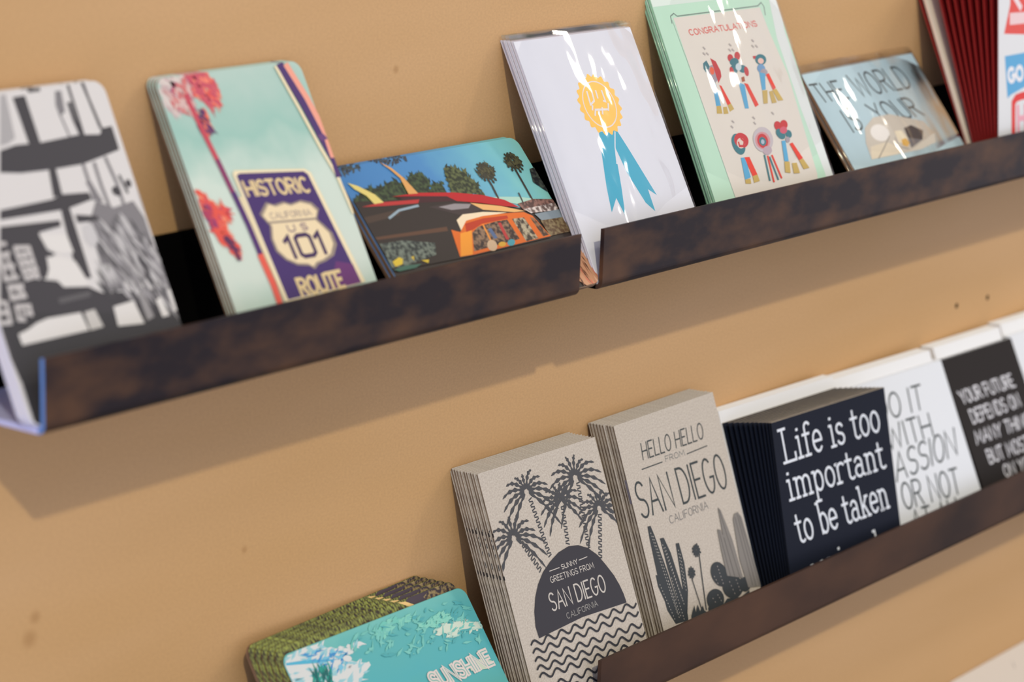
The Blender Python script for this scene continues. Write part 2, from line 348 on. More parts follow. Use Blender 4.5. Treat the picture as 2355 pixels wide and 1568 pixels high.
# ------------------------------------------------------------------ the prints, in millimetres on each card: P shape, S mottled shape, F foil shape, L line, T lettering, K palm crown, D ringed trunk, Wv wave
A = {
 'pier': [
  ["P",[170,166,168],[[40.1,151.0],[43.5,151.3],[40.9,130.2],[36.1,128.2],[31.0,127.5]]],
  ["P",[66,63,68],[[46.7,149.3],[54.1,149.5],[54.3,126.0],[47.6,125.4]]],
  ["P",[66,63,68],[[56.2,152.7],[64.1,152.9],[63.6,150.6],[56.5,150.5]]],
  ["P",[128,124,128],[[72.0,149.7],[75.7,149.6],[74.1,139.2],[70.1,137.6],[69.8,143.1]]],
  ["L",[128,124,128],1.2,[[70.6,138.9],[72.1,127.9]]],
  ["L",[66,63,68],1.6,[[80.7,151.5],[80.6,136.5],[80.4,127.6]]],
  ["L",[66,63,68],2.6,[[78.1,142.9],[78.2,134.7],[79.4,127.0]]],
  ["L",[128,124,128],1.4,[[90.1,151.6],[90.6,140.2],[91.6,129.7]]],
  ["L",[66,63,68],1.5,[[89.4,152.0],[90.6,142.2],[92.3,128.3]]],
  ["P",[66,63,68],[[30.3,125.6],[39.7,127.1],[55.0,126.6],[77.1,127.7],[90.2,126.4],[93.1,129.2],[98.9,129.6],[98.9,117.8],[87.6,115.8],[74.8,113.6],[60.5,113.4],[49.8,113.5],[37.8,113.9],[26.4,115.6]]],
  ["P",[66,63,68],[[54.1,113.9],[58.3,114.0],[57.1,100.7],[51.7,100.5]]],
  ["P",[66,63,68],[[19.9,98.6],[50.9,99.6],[56.5,101.2],[72.7,100.0],[73.4,96.5],[57.0,94.0],[18.2,94.3]]],
  ["L",[128,124,128],2,[[74.7,113.3],[74.8,103.1],[74.7,96.3]]],
  ["L",[128,124,128],2,[[81.4,113.1],[81.3,102.2],[82.3,89.8]]],
  ["L",[128,124,128],2,[[89.0,114.9],[90.8,102.3],[91.0,89.9]]],
  ["L",[66,63,68],1.5,[[93.8,105.4],[95.5,96.9]]],
  ["P",[66,63,68],[[91.8,98.4],[91.6,99.0],[91.3,99.6],[90.8,100.1],[90.2,100.5],[89.6,100.7],[88.9,100.8],[88.2,100.7],[87.6,100.5],[87.1,100.1],[86.8,99.6],[86.6,99.0],[86.6,98.4],[86.8,97.8],[87.1,97.2],[87.6,96.7],[88.2,96.3],[88.8,96.1],[89.5,96.0],[90.2,96.1],[90.8,96.3],[91.3,96.7],[91.6,97.2],[91.8,97.8]]],
  ["P",[66,63,68],[[99.5,101.2],[99.4,101.7],[99.3,102.2],[99.0,102.6],[98.6,102.9],[98.2,103.1],[97.7,103.1],[97.2,103.0],[96.8,102.8],[96.4,102.4],[96.1,102.0],[96.0,101.5],[95.9,101.0],[96.0,100.5],[96.1,100.0],[96.4,99.6],[96.8,99.3],[97.2,99.1],[97.7,99.1],[98.2,99.2],[98.6,99.4],[99.0,99.8],[99.3,100.2],[99.4,100.7]]],
  ["L",[128,124,128],3,[[74.5,104.5],[77.6,95.2]]],
  ["P",[128,124,128],[[75.2,95.5],[84.4,90.9],[97.2,92.5],[100.7,83.7],[100.8,73.4],[102.0,63.5],[101.8,53.4],[66.4,59.1],[66.5,71.8],[66.8,85.2]]],
  ["P",[66,63,68],[[53.6,93.9],[58.8,94.5],[58.5,60.4],[50.7,61.7]]],
  ["P",[66,63,68],[[60.7,90.8],[73.2,88.4],[74.0,86.2],[60.7,86.8]]],
  ["P",[200,196,198],[[62.6,85.2],[68.7,85.6],[70.1,76.6],[64.1,74.2],[61.6,78.6]]],
  ["P",[190,186,188],[[101.6,96.7],[104.4,97.0],[104.2,88.1],[101.2,87.1]]],
  ["P",[66,63,68],[[17.0,91.2],[51.0,89.5],[50.7,86.6],[37.2,85.6],[38.3,63.7],[8.3,68.6]]],
  ["P",[66,63,68],[[15.7,87.8],[36.8,84.7],[38.7,77.1],[42.6,74.5],[36.3,72.9],[31.3,64.4],[40.0,61.7],[41.3,58.8],[55.4,56.8],[58.7,54.6],[62.1,52.7],[88.3,49.6],[100.4,49.0],[103.3,36.8],[102.6,30.8],[10.5,23.7],[1.8,21.5],[-1.2,44.0]]],
  ["P",[60,58,62],[[2.5,53.6],[105.6,35.7],[106.4,12.1],[1.9,-0.3]]],
  ["P",[222,217,215],[[36.8,84.7],[52.3,82.4],[53.0,73.6],[44.2,74.3],[39.0,77.7]]],
  ["P",[222,217,215],[[37.1,74.0],[42.0,73.0],[43.9,73.6],[52.2,69.7],[53.8,65.4],[56.0,58.4],[53.8,57.1],[41.3,58.9],[38.2,63.3],[32.6,63.5],[36.1,68.3]]],
  ["P",[185,182,182],[[65.1,65.3],[69.9,65.6],[73.9,60.8],[72.6,57.7],[64.5,58.7]]],
  ["P",[128,124,128],[[64.4,58.3],[78.0,58.2],[75.4,51.8],[64.0,53.0]]],
  ["B",[[70,68,72],[110,106,110],[150,146,150],[190,186,188]],[[72.8,83.4],[89.0,85.1],[100.7,71.0],[102.9,48.6],[103.1,36.2],[86.5,45.2],[74.3,49.3],[63.7,52.4]],230,14,2.0,-68,14],
  ["L",[128,124,128],2,[[79.5,66.1],[84.0,51.7]]],
  ["L",[170,166,168],2,[[99.1,69.2],[101.4,61.9]]],
  ["L",[170,166,168],2.4,[[80.6,66.6],[87.7,56.6]]],
  ["L",[66,63,68],2,[[89.8,65.8],[92.7,51.7]]],
  ["L",[95,92,95],2.5,[[36.5,53.0],[54.0,53.4]]],
  ["P",[222,217,215],[[8.3,42.2],[14.3,43.4],[19.8,45.4],[26.7,46.5],[46.0,45.9],[47.5,37.2],[27.8,37.1],[8.6,37.0]]],
  ["P",[200,195,192],[[48.0,45.7],[54.4,46.1],[56.3,37.3],[48.3,37.0]]],
  ["P",[222,217,215],[[65.5,45.4],[78.3,46.2],[80.4,34.7],[64.7,36.1]]],
  ["P",[150,146,148],[[81.9,48.7],[85.1,50.2],[87.4,36.8],[82.6,35.6]]],
  ["P",[222,217,215],[[91.4,44.3],[95.2,45.1],[96.7,35.9],[92.2,35.7]]],
  ["P",[222,217,215],[[99.9,47.7],[103.2,48.2],[103.2,37.5],[99.9,37.1]]],
  ["L",[196,190,190],2.2,[[21.3,80.6],[29.0,79.6]]],
  ["L",[196,190,190],2.2,[[21.0,77.0],[28.8,76.9]]],
  ["L",[196,190,190],2.2,[[22.0,73.2],[29.2,73.1]]],
  ["L",[196,190,190],2.2,[[22.7,69.4],[29.5,69.4]]],
  ["L",[196,190,190],2.2,[[22.4,66.1],[29.2,66.5]]],
  ["L",[196,190,190],1.8,[[21.0,80.3],[21.9,65.5]]],
  ["L",[196,190,190],1.8,[[24.6,76.4],[26.0,66.3]]],
  ["L",[196,190,190],1.8,[[28.9,79.3],[28.7,65.1]]],
  ["L",[196,190,190],2,[[14.1,83.5],[16.6,83.2]]],
  ["L",[196,190,190],2,[[12.1,78.4],[17.0,78.7]]],
  ["L",[196,190,190],2,[[11.3,73.0],[17.4,72.8]]],
  ["L",[196,190,190],2,[[10.0,67.4],[17.5,67.3]]],
  ["L",[196,190,190],1.8,[[15.0,79.0],[16.1,67.2]]],
  ["L",[196,190,190],1.8,[[11.8,77.7],[10.8,67.3]]],
  ["L",[196,190,190],2.4,[[11.2,63.6],[18.5,63.1]]],
  ["L",[196,190,190],2.4,[[10.6,58.6],[18.4,58.4]]],
  ["L",[196,190,190],1.8,[[11.2,63.6],[11.1,57.8]]],
  ["L",[196,190,190],1.8,[[17.1,63.0],[18.3,58.0]]],
  ["L",[196,190,190],1.8,[[14.9,63.0],[15.4,60.7]]],
  ["L",[196,190,190],2.2,[[11.6,54.4],[19.2,53.5]]],
  ["L",[196,190,190],2.2,[[10.7,48.8],[14.0,48.2]]],
  ["L",[196,190,190],1.8,[[11.6,54.4],[11.1,48.7]]],
  ["L",[196,190,190],1.8,[[14.0,51.5],[18.6,49.6]]],
  ["L",[196,190,190],1.8,[[18.8,53.6],[18.6,49.6]]],
  ["L",[196,190,190],2.2,[[4.1,57.9],[7.2,56.6]]],
  ["L",[196,190,190],2.2,[[2.3,53.1],[7.0,52.7]]],
  ["L",[196,190,190],2.2,[[0.6,48.7],[6.1,48.1]]],
  ["L",[196,190,190],1.8,[[6.9,57.1],[6.1,48.1]]],
 ],
 'ro': [
  ["B",[[206,190,188],[196,170,172],[214,200,196]],[[3.6,149.8],[22.6,150.9],[12.2,136.1],[0.9,128.6],[1.1,137.3]],70,10,5,-60,40],
  ["B",[[236,98,74],[226,84,80],[240,130,110],[200,80,100]],[[21.3,151.1],[35.7,152.3],[39.0,144.7],[38.2,135.9],[29.8,132.8],[25.3,140.0],[18.6,142.5],[17.4,147.0]],150,9,2.6,-60,45],
  ["B",[[170,75,120],[200,150,150],[212,110,110],[214,180,176]],[[4.4,143.1],[12.9,146.6],[21.8,149.2],[18.6,135.4],[20.1,129.0],[13.4,131.6],[6.5,135.9]],110,9,2.4,-60,50],
  ["B",[[150,62,92],[235,110,85],[90,50,100]],[[19.7,131.7],[25.3,132.8],[25.8,122.1],[21.4,120.0],[16.7,123.2]],60,7,2.2,-65,35],
  ["L",[238,222,186],3.4,[[27.6,85.6],[31.7,58.5],[34.9,30.6]]],
  ["L",[196,70,88],3.1,[[16.2,141.0],[19.0,122.1],[22.1,104.9]]],
  ["L",[135,48,98],3.2,[[21.9,106.2],[24.8,86.9]]],
  ["L",[78,40,108],3.5,[[24.8,88.6],[27.0,72.4],[28.4,54.1]]],
  ["L",[228,92,76],4.0,[[28.0,55.5],[29.7,40.3],[29.6,30.6]]],
  ["B",[[236,98,74],[240,140,110],[206,70,90],[228,84,70]],[[2.5,92.2],[6.8,89.4],[9.7,83.7],[18.7,83.8],[16.4,76.6],[10.6,74.0],[13.1,67.5],[15.8,63.6],[13.6,55.6],[10.4,61.8],[5.0,67.0],[2.5,73.5],[1.1,82.4]],230,8,2.6,-50,45],
  ["B",[[120,45,110],[180,60,90]],[[2.4,86.1],[5.5,84.3],[6.0,73.8],[2.5,73.5],[1.4,80.6]],26,6,2,-60,30],
  ["B",[[120,50,100],[100,40,80]],[[7.6,70.1],[13.1,67.5],[14.9,59.4],[10.4,61.8]],30,6,1.6,-50,25],
  ["L",[90,40,80],2.2,[[8.9,68.1],[12.2,63.3],[13.1,56.1]]],
  ["L",[238,222,186],2,[[82.9,149.8],[89.1,125.6],[94.2,103.8],[98.8,88.4],[100.8,67.9]]],
  ["L",[72,42,108],5.5,[[86.6,149.9],[93.2,128.9],[98.0,108.9],[101.0,96.5],[100.4,89.1]]],
  ["L",[238,160,140],4,[[90.7,149.7],[96.9,131.2],[100.9,112.2],[100.6,99.3]]],
  ["P",[100,60,120],[[94.2,111.2],[99.3,111.5],[101.5,108.4],[96.1,107.7]]],
  ["P",[238,222,186],[[28.1,98.3],[29.7,100.2],[77.4,95.0],[80.9,92.7],[92.0,31.6],[32.8,30.0]]],
  ["P",[66,40,106],[[30.2,97.4],[32.7,98.3],[76.2,93.8],[78.5,91.9],[88.9,31.7],[35.3,31.4]]],
  ["P",[104,46,112],[[76.5,45.1],[87.4,42.0],[88.9,31.7],[65.9,31.5]]],
  ["T",[226,200,150],1.55,"HISTORIC",[33.5,86.3],[76.4,82.8],[32.5,93.9],0],
  ["T",[226,200,150],2.0,"ROUTE",[45.8,31.8],[76.9,31.4],[45.3,40.3],0],
  ["P",[150,134,124],[[36.4,76.2],[43.2,81.6],[48.1,79.6],[55.0,80.4],[59.5,78.6],[67.2,79.5],[74.2,77.2],[77.5,73.1],[73.9,68.3],[76.9,65.0],[81.0,59.8],[81.3,53.4],[76.7,48.2],[69.7,46.2],[63.9,45.5],[60.4,43.4],[57.4,45.7],[49.7,47.2],[43.2,50.9],[38.6,56.3],[38.1,62.8],[40.5,69.5],[38.6,72.5]]],
  ["P",[236,214,176],[[38.2,75.2],[44.4,80.3],[48.9,78.4],[55.3,79.2],[59.3,77.5],[66.3,78.4],[72.7,76.2],[75.7,72.4],[72.4,68.0],[75.0,64.9],[78.7,60.1],[78.9,54.2],[74.7,49.4],[68.3,47.4],[63.0,46.8],[59.9,44.9],[57.1,47.0],[50.1,48.3],[44.2,51.7],[40.1,56.7],[39.6,62.8],[41.9,69.0],[40.2,71.8]]],
  ["L",[150,134,124],1.1,[[40.3,71.1],[74.0,68.5]]],
  ["T",[170,152,140],0.6,"CALIFORNIA",[43.2,72.7],[71.3,70.8],[42.9,75.8],0],
  ["T",[150,128,132],0.9,"U S",[51.9,64.7],[65.2,64.0],[51.6,68.0],0],
  ["T",[66,42,86],2.3,"101",[46.9,51.2],[73.0,50.2],[46.0,62.3],0],
 ],
 'van': [
  ["P",[56,46,42],[[-1.4,78.8],[61.0,72.0],[120.5,55.5],[174.4,54.3],[157.1,-8.1],[-33.1,20.6]]],
  ["B",[[50,50,56],[70,80,84]],[[2.4,100.2],[20.0,100.0],[18.4,96.3],[10.2,95.3],[1.5,93.5]],60,4,1.6,60,70],
  ["B",[[50,50,56],[70,74,80]],[[26.9,101.7],[41.5,101.9],[58.0,99.2],[55.1,96.4],[44.7,95.6],[31.7,99.0]],90,4,1.5,60,70],
  ["B",[[40,48,38],[54,66,44],[70,86,56]],[[-1.0,78.0],[15.4,85.3],[26.1,84.4],[36.9,87.4],[44.6,84.7],[53.0,88.1],[59.9,89.5],[61.9,86.8],[64.7,82.5],[60.4,75.3],[67.7,81.2],[73.1,80.4],[72.9,73.3],[68.9,69.2]],260,5,2.2,90,50],
  ["S",[40,48,38],[70,86,56],[[-1.0,78.0],[14.9,84.6],[25.1,83.0],[35.9,86.0],[43.6,83.3],[51.9,86.7],[58.8,88.0],[60.8,85.4],[63.2,81.9],[58.6,75.5],[66.7,79.8],[72.1,79.0],[72.0,73.5],[68.9,69.2],[-4.3,73.2]]],
  ["B",[[46,52,38],[70,76,48],[100,104,66]],[[77.7,85.2],[82.5,88.9],[91.2,87.6],[96.0,83.7],[99.2,75.6],[99.9,68.3],[78.4,68.5],[75.3,69.8],[76.8,79.8]],190,5,2,90,70],
  ["S",[46,52,38],[96,104,66],[[78.7,85.1],[82.6,87.7],[89.5,86.7],[94.3,82.8],[96.8,75.2],[98.6,69.3],[79.0,69.2],[75.9,70.5],[77.7,79.7]]],
  ["P",[176,214,200],[[96.8,65.6],[110.4,64.3],[125.5,61.9],[139.7,58.1],[125.4,56.3]]],
  ["L",[66,56,50],1.5,[[109.5,78.9],[109.7,71.6],[108.9,63.7]]],
  ["L",[66,56,50],1.5,[[135.8,80.7],[135.6,69.3],[135.2,57.2]]],
  ["K",[62,60,48],[111.4,81.9],12.5,14,250,-80,2.7,0.22],
  ["K",[62,60,48],[137.8,84.9],12.5,14,250,-80,2.6,0.22],
  ["B",[[62,60,48],[90,86,60]],[[103.7,83.0],[115.1,87.0],[119.4,81.5],[115.1,77.3],[103.2,78.2]],60,4,1.4,90,80],
  ["B",[[62,60,48],[90,86,60]],[[130.0,85.6],[140.2,89.1],[145.1,84.3],[139.7,80.1],[130.0,81.6]],60,4,1.4,90,80],
  ["S",[40,40,44],[74,80,72],[[147.3,77.4],[153.4,78.1],[155.2,68.0],[151.0,61.2],[143.9,68.9]]],
  ["S",[90,66,62],[150,110,100],[[121.2,57.8],[135.9,58.7],[151.4,56.2],[151.7,49.6],[123.6,52.6]]],
  ["L",[70,60,60],1,[[127.2,64.1],[126.0,57.0]]],
  ["P",[204,150,116],[[145.9,24.6],[164.6,31.2],[167.8,2.0],[146.3,-7.7],[133.9,4.3]]],
  ["B",[[150,96,70],[226,180,150],[110,70,54],[214,120,96]],[[145.9,24.6],[164.6,31.2],[167.8,2.0],[146.3,-7.7],[133.9,4.3]],60,9,1.3,-80,12],
  ["S",[110,90,85],[225,210,205],[[123.4,53.8],[151.6,53.7],[151.1,48.9],[127.2,50.4]]],
  ["P",[138,150,160],[[129.8,49.5],[152.4,49.1],[151.1,44.0],[132.4,44.7]]],
  ["S",[96,72,50],[140,122,90],[[131.5,44.8],[152.0,43.9],[150.5,34.4],[131.8,34.3]]],
  ["P",[52,43,40],[[0.2,77.8],[22.3,75.0],[48.1,73.3],[72.5,68.7],[93.0,60.7],[122.6,52.7],[132.2,33.4],[61.9,33.0],[-1.1,34.4]]],
  ["P",[96,66,50],[[0.8,55.4],[56.7,52.9],[55.8,50.3],[1.9,53.7]]],
  ["P",[74,58,50],[[1.1,67.8],[17.4,68.2],[33.1,68.7],[26.6,65.1],[1.3,64.0]]],
  ["P",[66,54,54],[[51.9,66.5],[71.6,66.1],[86.1,63.7],[90.5,58.7],[72.4,57.7]]],
  ["P",[150,142,146],[[59.0,65.3],[72.1,65.4],[84.6,63.2],[81.0,61.0],[67.5,62.0]]],
  ["P",[236,182,116],[[84.3,64.0],[106.9,58.4],[123.4,52.4],[114.4,53.1],[91.3,58.4]]],
  ["P",[188,34,40],[[29.2,76.6],[50.0,75.9],[77.0,72.0],[97.0,67.3],[112.5,61.6],[121.0,55.4],[111.4,57.4],[92.5,62.7],[75.1,66.7],[69.9,70.6],[48.6,74.0]]],
  ["P",[70,34,40],[[30.6,76.0],[48.6,74.0],[69.9,70.6],[75.1,66.7],[46.7,70.0]]],
  ["P",[186,52,52],[[3.7,74.0],[20.0,74.5],[48.0,71.9],[45.5,69.8],[20.2,72.1]]],
  ["P",[226,208,124],[[3.4,89.3],[9.5,86.3],[18.0,79.7],[21.1,74.1],[13.7,74.3],[11.5,79.8],[5.7,84.9]]],
  ["P",[222,164,98],[[34.8,98.0],[41.0,93.2],[45.7,86.2],[49.7,75.5],[42.4,76.2],[42.9,86.4],[39.4,92.3]]],
  ["L",[150,170,184],1.4,[[18.6,64.6],[28.6,67.9],[44.5,68.4]]],
  ["P",[244,222,190],[[66.7,55.5],[73.7,58.1],[90.3,57.1],[108.6,53.8],[93.2,54.1],[73.6,54.0],[65.6,48.7]]],
  ["P",[226,110,36],[[58.5,50.6],[64.2,48.1],[73.6,54.0],[88.5,54.7],[106.3,53.6],[121.9,51.9],[127.0,48.8],[130.0,40.2],[132.3,34.2],[63.3,33.5],[53.5,34.1]]],
  ["P",[246,158,50],[[63.7,47.4],[73.5,47.7],[64.0,33.8],[54.1,34.0]]],
  ["P",[190,60,30],[[71.4,52.4],[87.4,53.3],[107.2,52.0],[106.8,50.1],[84.1,50.3],[74.6,47.9],[68.7,47.4]]],
  ["S",[60,46,44],[150,120,96],[[72.9,46.3],[80.0,49.0],[95.1,49.9],[105.3,49.5],[106.4,36.6],[66.2,35.3]]],
  ["S",[70,58,50],[190,176,150],[[109.4,49.4],[119.5,48.7],[121.2,34.5],[110.4,34.3]]],
  ["S",[70,50,40],[150,110,80],[[124.3,48.0],[126.9,47.2],[131.4,35.2],[125.8,34.9]]],
  ["L",[240,150,60],1.3,[[84.5,49.4],[83.2,37.0]]],
  ["L",[90,110,150],3,[[87.8,45.7],[88.3,40.9]]],
  ["L",[190,60,60],2.5,[[97.8,48.0],[96.9,38.6]]],
  ["P",[210,180,150],[[86.4,36.5],[86.5,37.4],[86.4,38.2],[85.9,38.9],[85.2,39.4],[84.3,39.7],[83.3,39.8],[82.2,39.7],[81.1,39.3],[80.1,38.7],[79.2,38.0],[78.6,37.2],[78.2,36.3],[78.1,35.4],[78.2,34.6],[78.7,33.9],[79.4,33.4],[80.3,33.1],[81.3,33.0],[82.4,33.1],[83.5,33.5],[84.5,34.1],[85.4,34.8],[86.0,35.6]]],
  ["P",[80,160,180],[[101.6,35.9],[101.6,36.4],[101.4,36.8],[101.0,37.2],[100.3,37.4],[99.6,37.5],[98.7,37.5],[97.8,37.4],[96.9,37.1],[96.1,36.7],[95.5,36.3],[95.0,35.8],[94.8,35.3],[94.8,34.8],[95.0,34.4],[95.4,34.0],[96.1,33.8],[96.8,33.7],[97.7,33.7],[98.6,33.8],[99.5,34.1],[100.3,34.5],[100.9,34.9],[101.4,35.4]]],
  ["P",[220,170,60],[[93.7,35.9],[93.6,36.3],[93.4,36.6],[92.9,36.9],[92.3,37.1],[91.5,37.3],[90.7,37.3],[89.9,37.2],[89.1,37.0],[88.4,36.8],[87.8,36.5],[87.5,36.1],[87.3,35.7],[87.4,35.3],[87.6,35.0],[88.1,34.7],[88.7,34.5],[89.5,34.3],[90.3,34.3],[91.1,34.4],[91.9,34.6],[92.6,34.8],[93.2,35.1],[93.5,35.5]]],
  ["S",[50,56,56],[120,130,120],[[1.5,51.2],[19.8,50.3],[41.1,45.1],[37.0,38.2],[9.1,35.6],[0.3,36.4]]],
  ["P",[226,196,62],[[3.1,39.7],[9.6,41.5],[11.6,40.0],[9.3,37.1],[3.3,36.6]]],
  ["P",[226,196,62],[[24.0,37.0],[29.8,36.4],[27.9,34.5]]],
  ["P",[220,190,70],[[18.0,40.0],[20.6,40.3],[18.7,37.6]]],
  ["P",[70,110,96],[[0.9,35.2],[10.4,36.1],[23.0,35.0],[17.1,33.4],[3.9,33.5]]],
 ],
 'gold': [
  ["P",[64,172,204],[[46.1,86.0],[61.6,84.7],[54.5,72.3],[48.6,51.1],[43.2,34.3],[40.7,45.8],[32.3,38.1],[35.5,52.9],[41.7,72.7]]],
  ["P",[64,172,204],[[53.6,86.2],[62.7,84.9],[67.1,73.6],[78.0,42.6],[71.8,47.1],[71.4,33.4],[65.4,39.6],[58.3,59.1],[55.5,76.8]]],
  ["L",[226,226,236],0.9,[[60.5,84.3],[55.8,75.6],[52.1,65.6]]],
  ["F",[238,188,74],[[73.8,102.0],[74.7,103.0],[74.6,104.0],[73.6,104.8],[72.5,105.6],[72.3,106.5],[72.9,107.6],[73.4,108.8],[73.1,109.8],[71.8,110.2],[70.5,110.6],[70.1,111.4],[70.3,112.7],[70.5,114.0],[69.8,114.8],[68.5,114.8],[67.1,114.8],[66.5,115.4],[66.3,116.7],[66.0,118.0],[65.2,118.5],[63.9,118.2],[62.6,117.7],[61.8,118.1],[61.2,119.3],[60.6,120.4],[59.6,120.7],[58.4,119.9],[57.4,119.1],[56.5,119.2],[55.6,120.2],[54.6,121.1],[53.6,121.0],[52.8,119.9],[52.0,118.9],[51.1,118.6],[50.0,119.3],[48.8,119.8],[47.8,119.4],[47.4,118.2],[47.0,116.9],[46.2,116.5],[44.9,116.7],[43.6,116.8],[42.8,116.2],[42.7,114.8],[42.8,113.5],[42.2,112.8],[40.9,112.7],[39.6,112.4],[39.1,111.5],[39.4,110.2],[39.8,109.0],[39.5,108.2],[38.3,107.6],[37.1,106.9],[36.9,106.0],[37.6,104.8],[38.4,103.8],[38.4,102.9],[37.4,102.0],[36.5,101.0],[36.6,100.0],[37.6,99.1],[38.7,98.4],[38.9,97.5],[38.3,96.4],[37.8,95.1],[38.1,94.2],[39.4,93.7],[40.7,93.4],[41.1,92.6],[40.9,91.3],[40.8,90.0],[41.4,89.2],[42.7,89.1],[44.1,89.2],[44.7,88.6],[44.9,87.3],[45.2,86.0],[46.0,85.4],[47.4,85.8],[48.6,86.2],[49.4,85.9],[50.0,84.7],[50.7,83.5],[51.6,83.3],[52.8,84.0],[53.8,84.8],[54.7,84.8],[55.6,83.8],[56.6,82.9],[57.6,83.0],[58.4,84.0],[59.2,85.1],[60.1,85.3],[61.2,84.7],[62.5,84.1],[63.4,84.5],[63.9,85.8],[64.2,87.0],[65.0,87.5],[66.3,87.3],[67.6,87.1],[68.4,87.8],[68.5,89.1],[68.4,90.4],[69.0,91.1],[70.3,91.3],[71.6,91.6],[72.2,92.4],[71.8,93.7],[71.4,95.0],[71.7,95.8],[72.9,96.4],[74.1,97.0],[74.3,98.0],[73.6,99.1],[72.8,100.2],[72.8,101.1]]],
  ["L",[232,220,220],0.8,[[69.8,102.0],[69.6,104.2],[69.1,106.4],[68.2,108.4],[67.1,110.3],[65.6,112.0],[63.9,113.5],[62.0,114.6],[60.0,115.5],[57.8,116.0],[55.6,116.2],[53.4,116.0],[51.2,115.5],[49.2,114.6],[47.3,113.5],[45.6,112.0],[44.1,110.3],[43.0,108.4],[42.1,106.4],[41.6,104.2],[41.4,102.0],[41.6,99.8],[42.1,97.6],[43.0,95.5],[44.1,93.7],[45.6,92.0],[47.3,90.5],[49.2,89.4],[51.2,88.5],[53.4,88.0],[55.6,87.8],[57.8,88.0],[60.0,88.5],[62.0,89.4],[63.9,90.5],[65.6,92.0],[67.1,93.7],[68.2,95.5],[69.1,97.6],[69.6,99.8],[69.8,102.0]]],
  ["L",[234,226,226],1.3,[[48.1,110.6],[47.3,102.6]]],
  ["L",[234,226,226],1.3,[[52.6,110.7],[51.7,104.6],[47.3,102.6]]],
  ["L",[234,226,226],1.3,[[56.2,110.3],[55.8,106.0]]],
  ["L",[234,226,226],1.3,[[61.6,109.8],[61.6,103.2],[60.0,103.7]]],
  ["L",[234,226,226],1.3,[[48.6,101.8],[47.3,99.5]]],
  ["L",[234,226,226],1.3,[[50.1,99.5],[48.0,96.0]]],
  ["L",[234,226,226],1.3,[[53.2,99.2],[51.8,95.6]]],
  ["L",[234,226,226],1.3,[[56.6,99.7],[55.1,96.1]]],
  ["L",[234,226,226],1.3,[[63.3,101.5],[61.4,97.6]]],
  ["L",[234,226,226],1.3,[[49.9,99.2],[61.7,98.2]]],
 ],
 'congr': [
  ["P",[222,226,226],[[132.7,166.4],[124.0,128.1],[125.4,74.1],[126.3,32.6],[125.8,-8.7],[115.6,-7.2],[117.9,33.6],[114.6,77.1],[113.6,124.3],[121.6,167.1]]],
  ["P",[214,226,218],[[-3.6,164.4],[132.2,165.5],[127.9,154.4],[4.9,154.0],[-4.7,153.8]]],
  ["P",[222,213,204],[[16.2,145.7],[106.1,146.0],[107.7,130.4],[112.9,99.9],[109.6,33.2],[101.9,13.3],[19.8,24.3],[19.5,33.3],[17.1,103.5]]],
  ["L",[120,140,130],0.8,[[13.3,142.5],[14.1,147.0],[18.0,148.5],[20.5,146.5],[104.4,147.1],[109.2,149.1],[110.7,146.1],[109.3,140.6]]],
  ["L",[150,170,158],0.5,[[14.5,144.3],[17.1,103.5],[20.0,28.7]]],
  ["T",[216,112,104],0.8,"CONGRATULATIONS",[27.2,133.5],[97.3,134.0],[26.7,137.1],0],
  ["P",[60,116,128],[[30.7,114.9],[34.8,116.4],[36.4,111.9],[30.9,108.8],[29.4,111.4]]],
  ["P",[60,116,128],[[31.9,106.8],[35.8,107.1],[36.8,101.4],[32.5,102.4]]],
  ["P",[160,150,160],[[42.4,107.7],[42.5,109.1],[42.2,110.4],[41.6,111.5],[40.7,112.4],[39.6,112.9],[38.4,113.0],[37.1,112.8],[35.8,112.2],[34.7,111.2],[33.7,110.1],[33.0,108.7],[32.6,107.3],[32.5,105.9],[32.8,104.6],[33.4,103.5],[34.3,102.6],[35.4,102.1],[36.6,102.0],[37.9,102.2],[39.2,102.8],[40.3,103.8],[41.3,104.9],[42.0,106.3]]],
  ["P",[192,56,62],[[39.2,117.6],[43.7,115.0],[45.4,108.6],[44.5,105.0],[39.6,101.1],[39.4,105.5],[39.6,111.6]]],
  ["P",[225,100,70],[[39.3,109.7],[39.3,110.3],[39.1,110.9],[38.8,111.4],[38.4,111.7],[37.9,111.9],[37.3,111.9],[36.7,111.7],[36.1,111.4],[35.6,111.0],[35.2,110.4],[34.9,109.8],[34.7,109.1],[34.7,108.5],[34.9,107.9],[35.2,107.4],[35.6,107.1],[36.1,106.9],[36.7,106.9],[37.3,107.1],[37.9,107.4],[38.4,107.8],[38.8,108.4],[39.1,109.0]]],
  ["P",[88,164,206],[[33.3,101.1],[36.5,100.8],[34.7,86.8],[30.0,87.0]]],
  ["P",[224,62,48],[[39.5,99.9],[41.5,99.1],[45.2,87.3],[41.3,86.4]]],
  ["P",[196,166,92],[[30.3,87.0],[34.7,86.8],[33.6,81.7],[28.3,82.3]]],
  ["P",[196,166,92],[[36.4,85.7],[40.2,85.6],[39.6,81.1],[34.8,81.3]]],
  ["P",[196,166,92],[[41.3,86.4],[45.2,87.3],[46.6,83.4],[41.6,82.1]]],
  ["P",[192,56,62],[[62.2,115.8],[62.2,116.4],[62.1,117.0],[61.7,117.6],[61.2,118.0],[60.5,118.2],[59.8,118.3],[59.0,118.2],[58.3,118.0],[57.6,117.6],[57.0,117.0],[56.6,116.4],[56.4,115.8],[56.4,115.2],[56.5,114.5],[56.9,114.0],[57.4,113.6],[58.1,113.4],[58.8,113.3],[59.6,113.4],[60.3,113.6],[61.0,114.0],[61.6,114.5],[62.0,115.2]]],
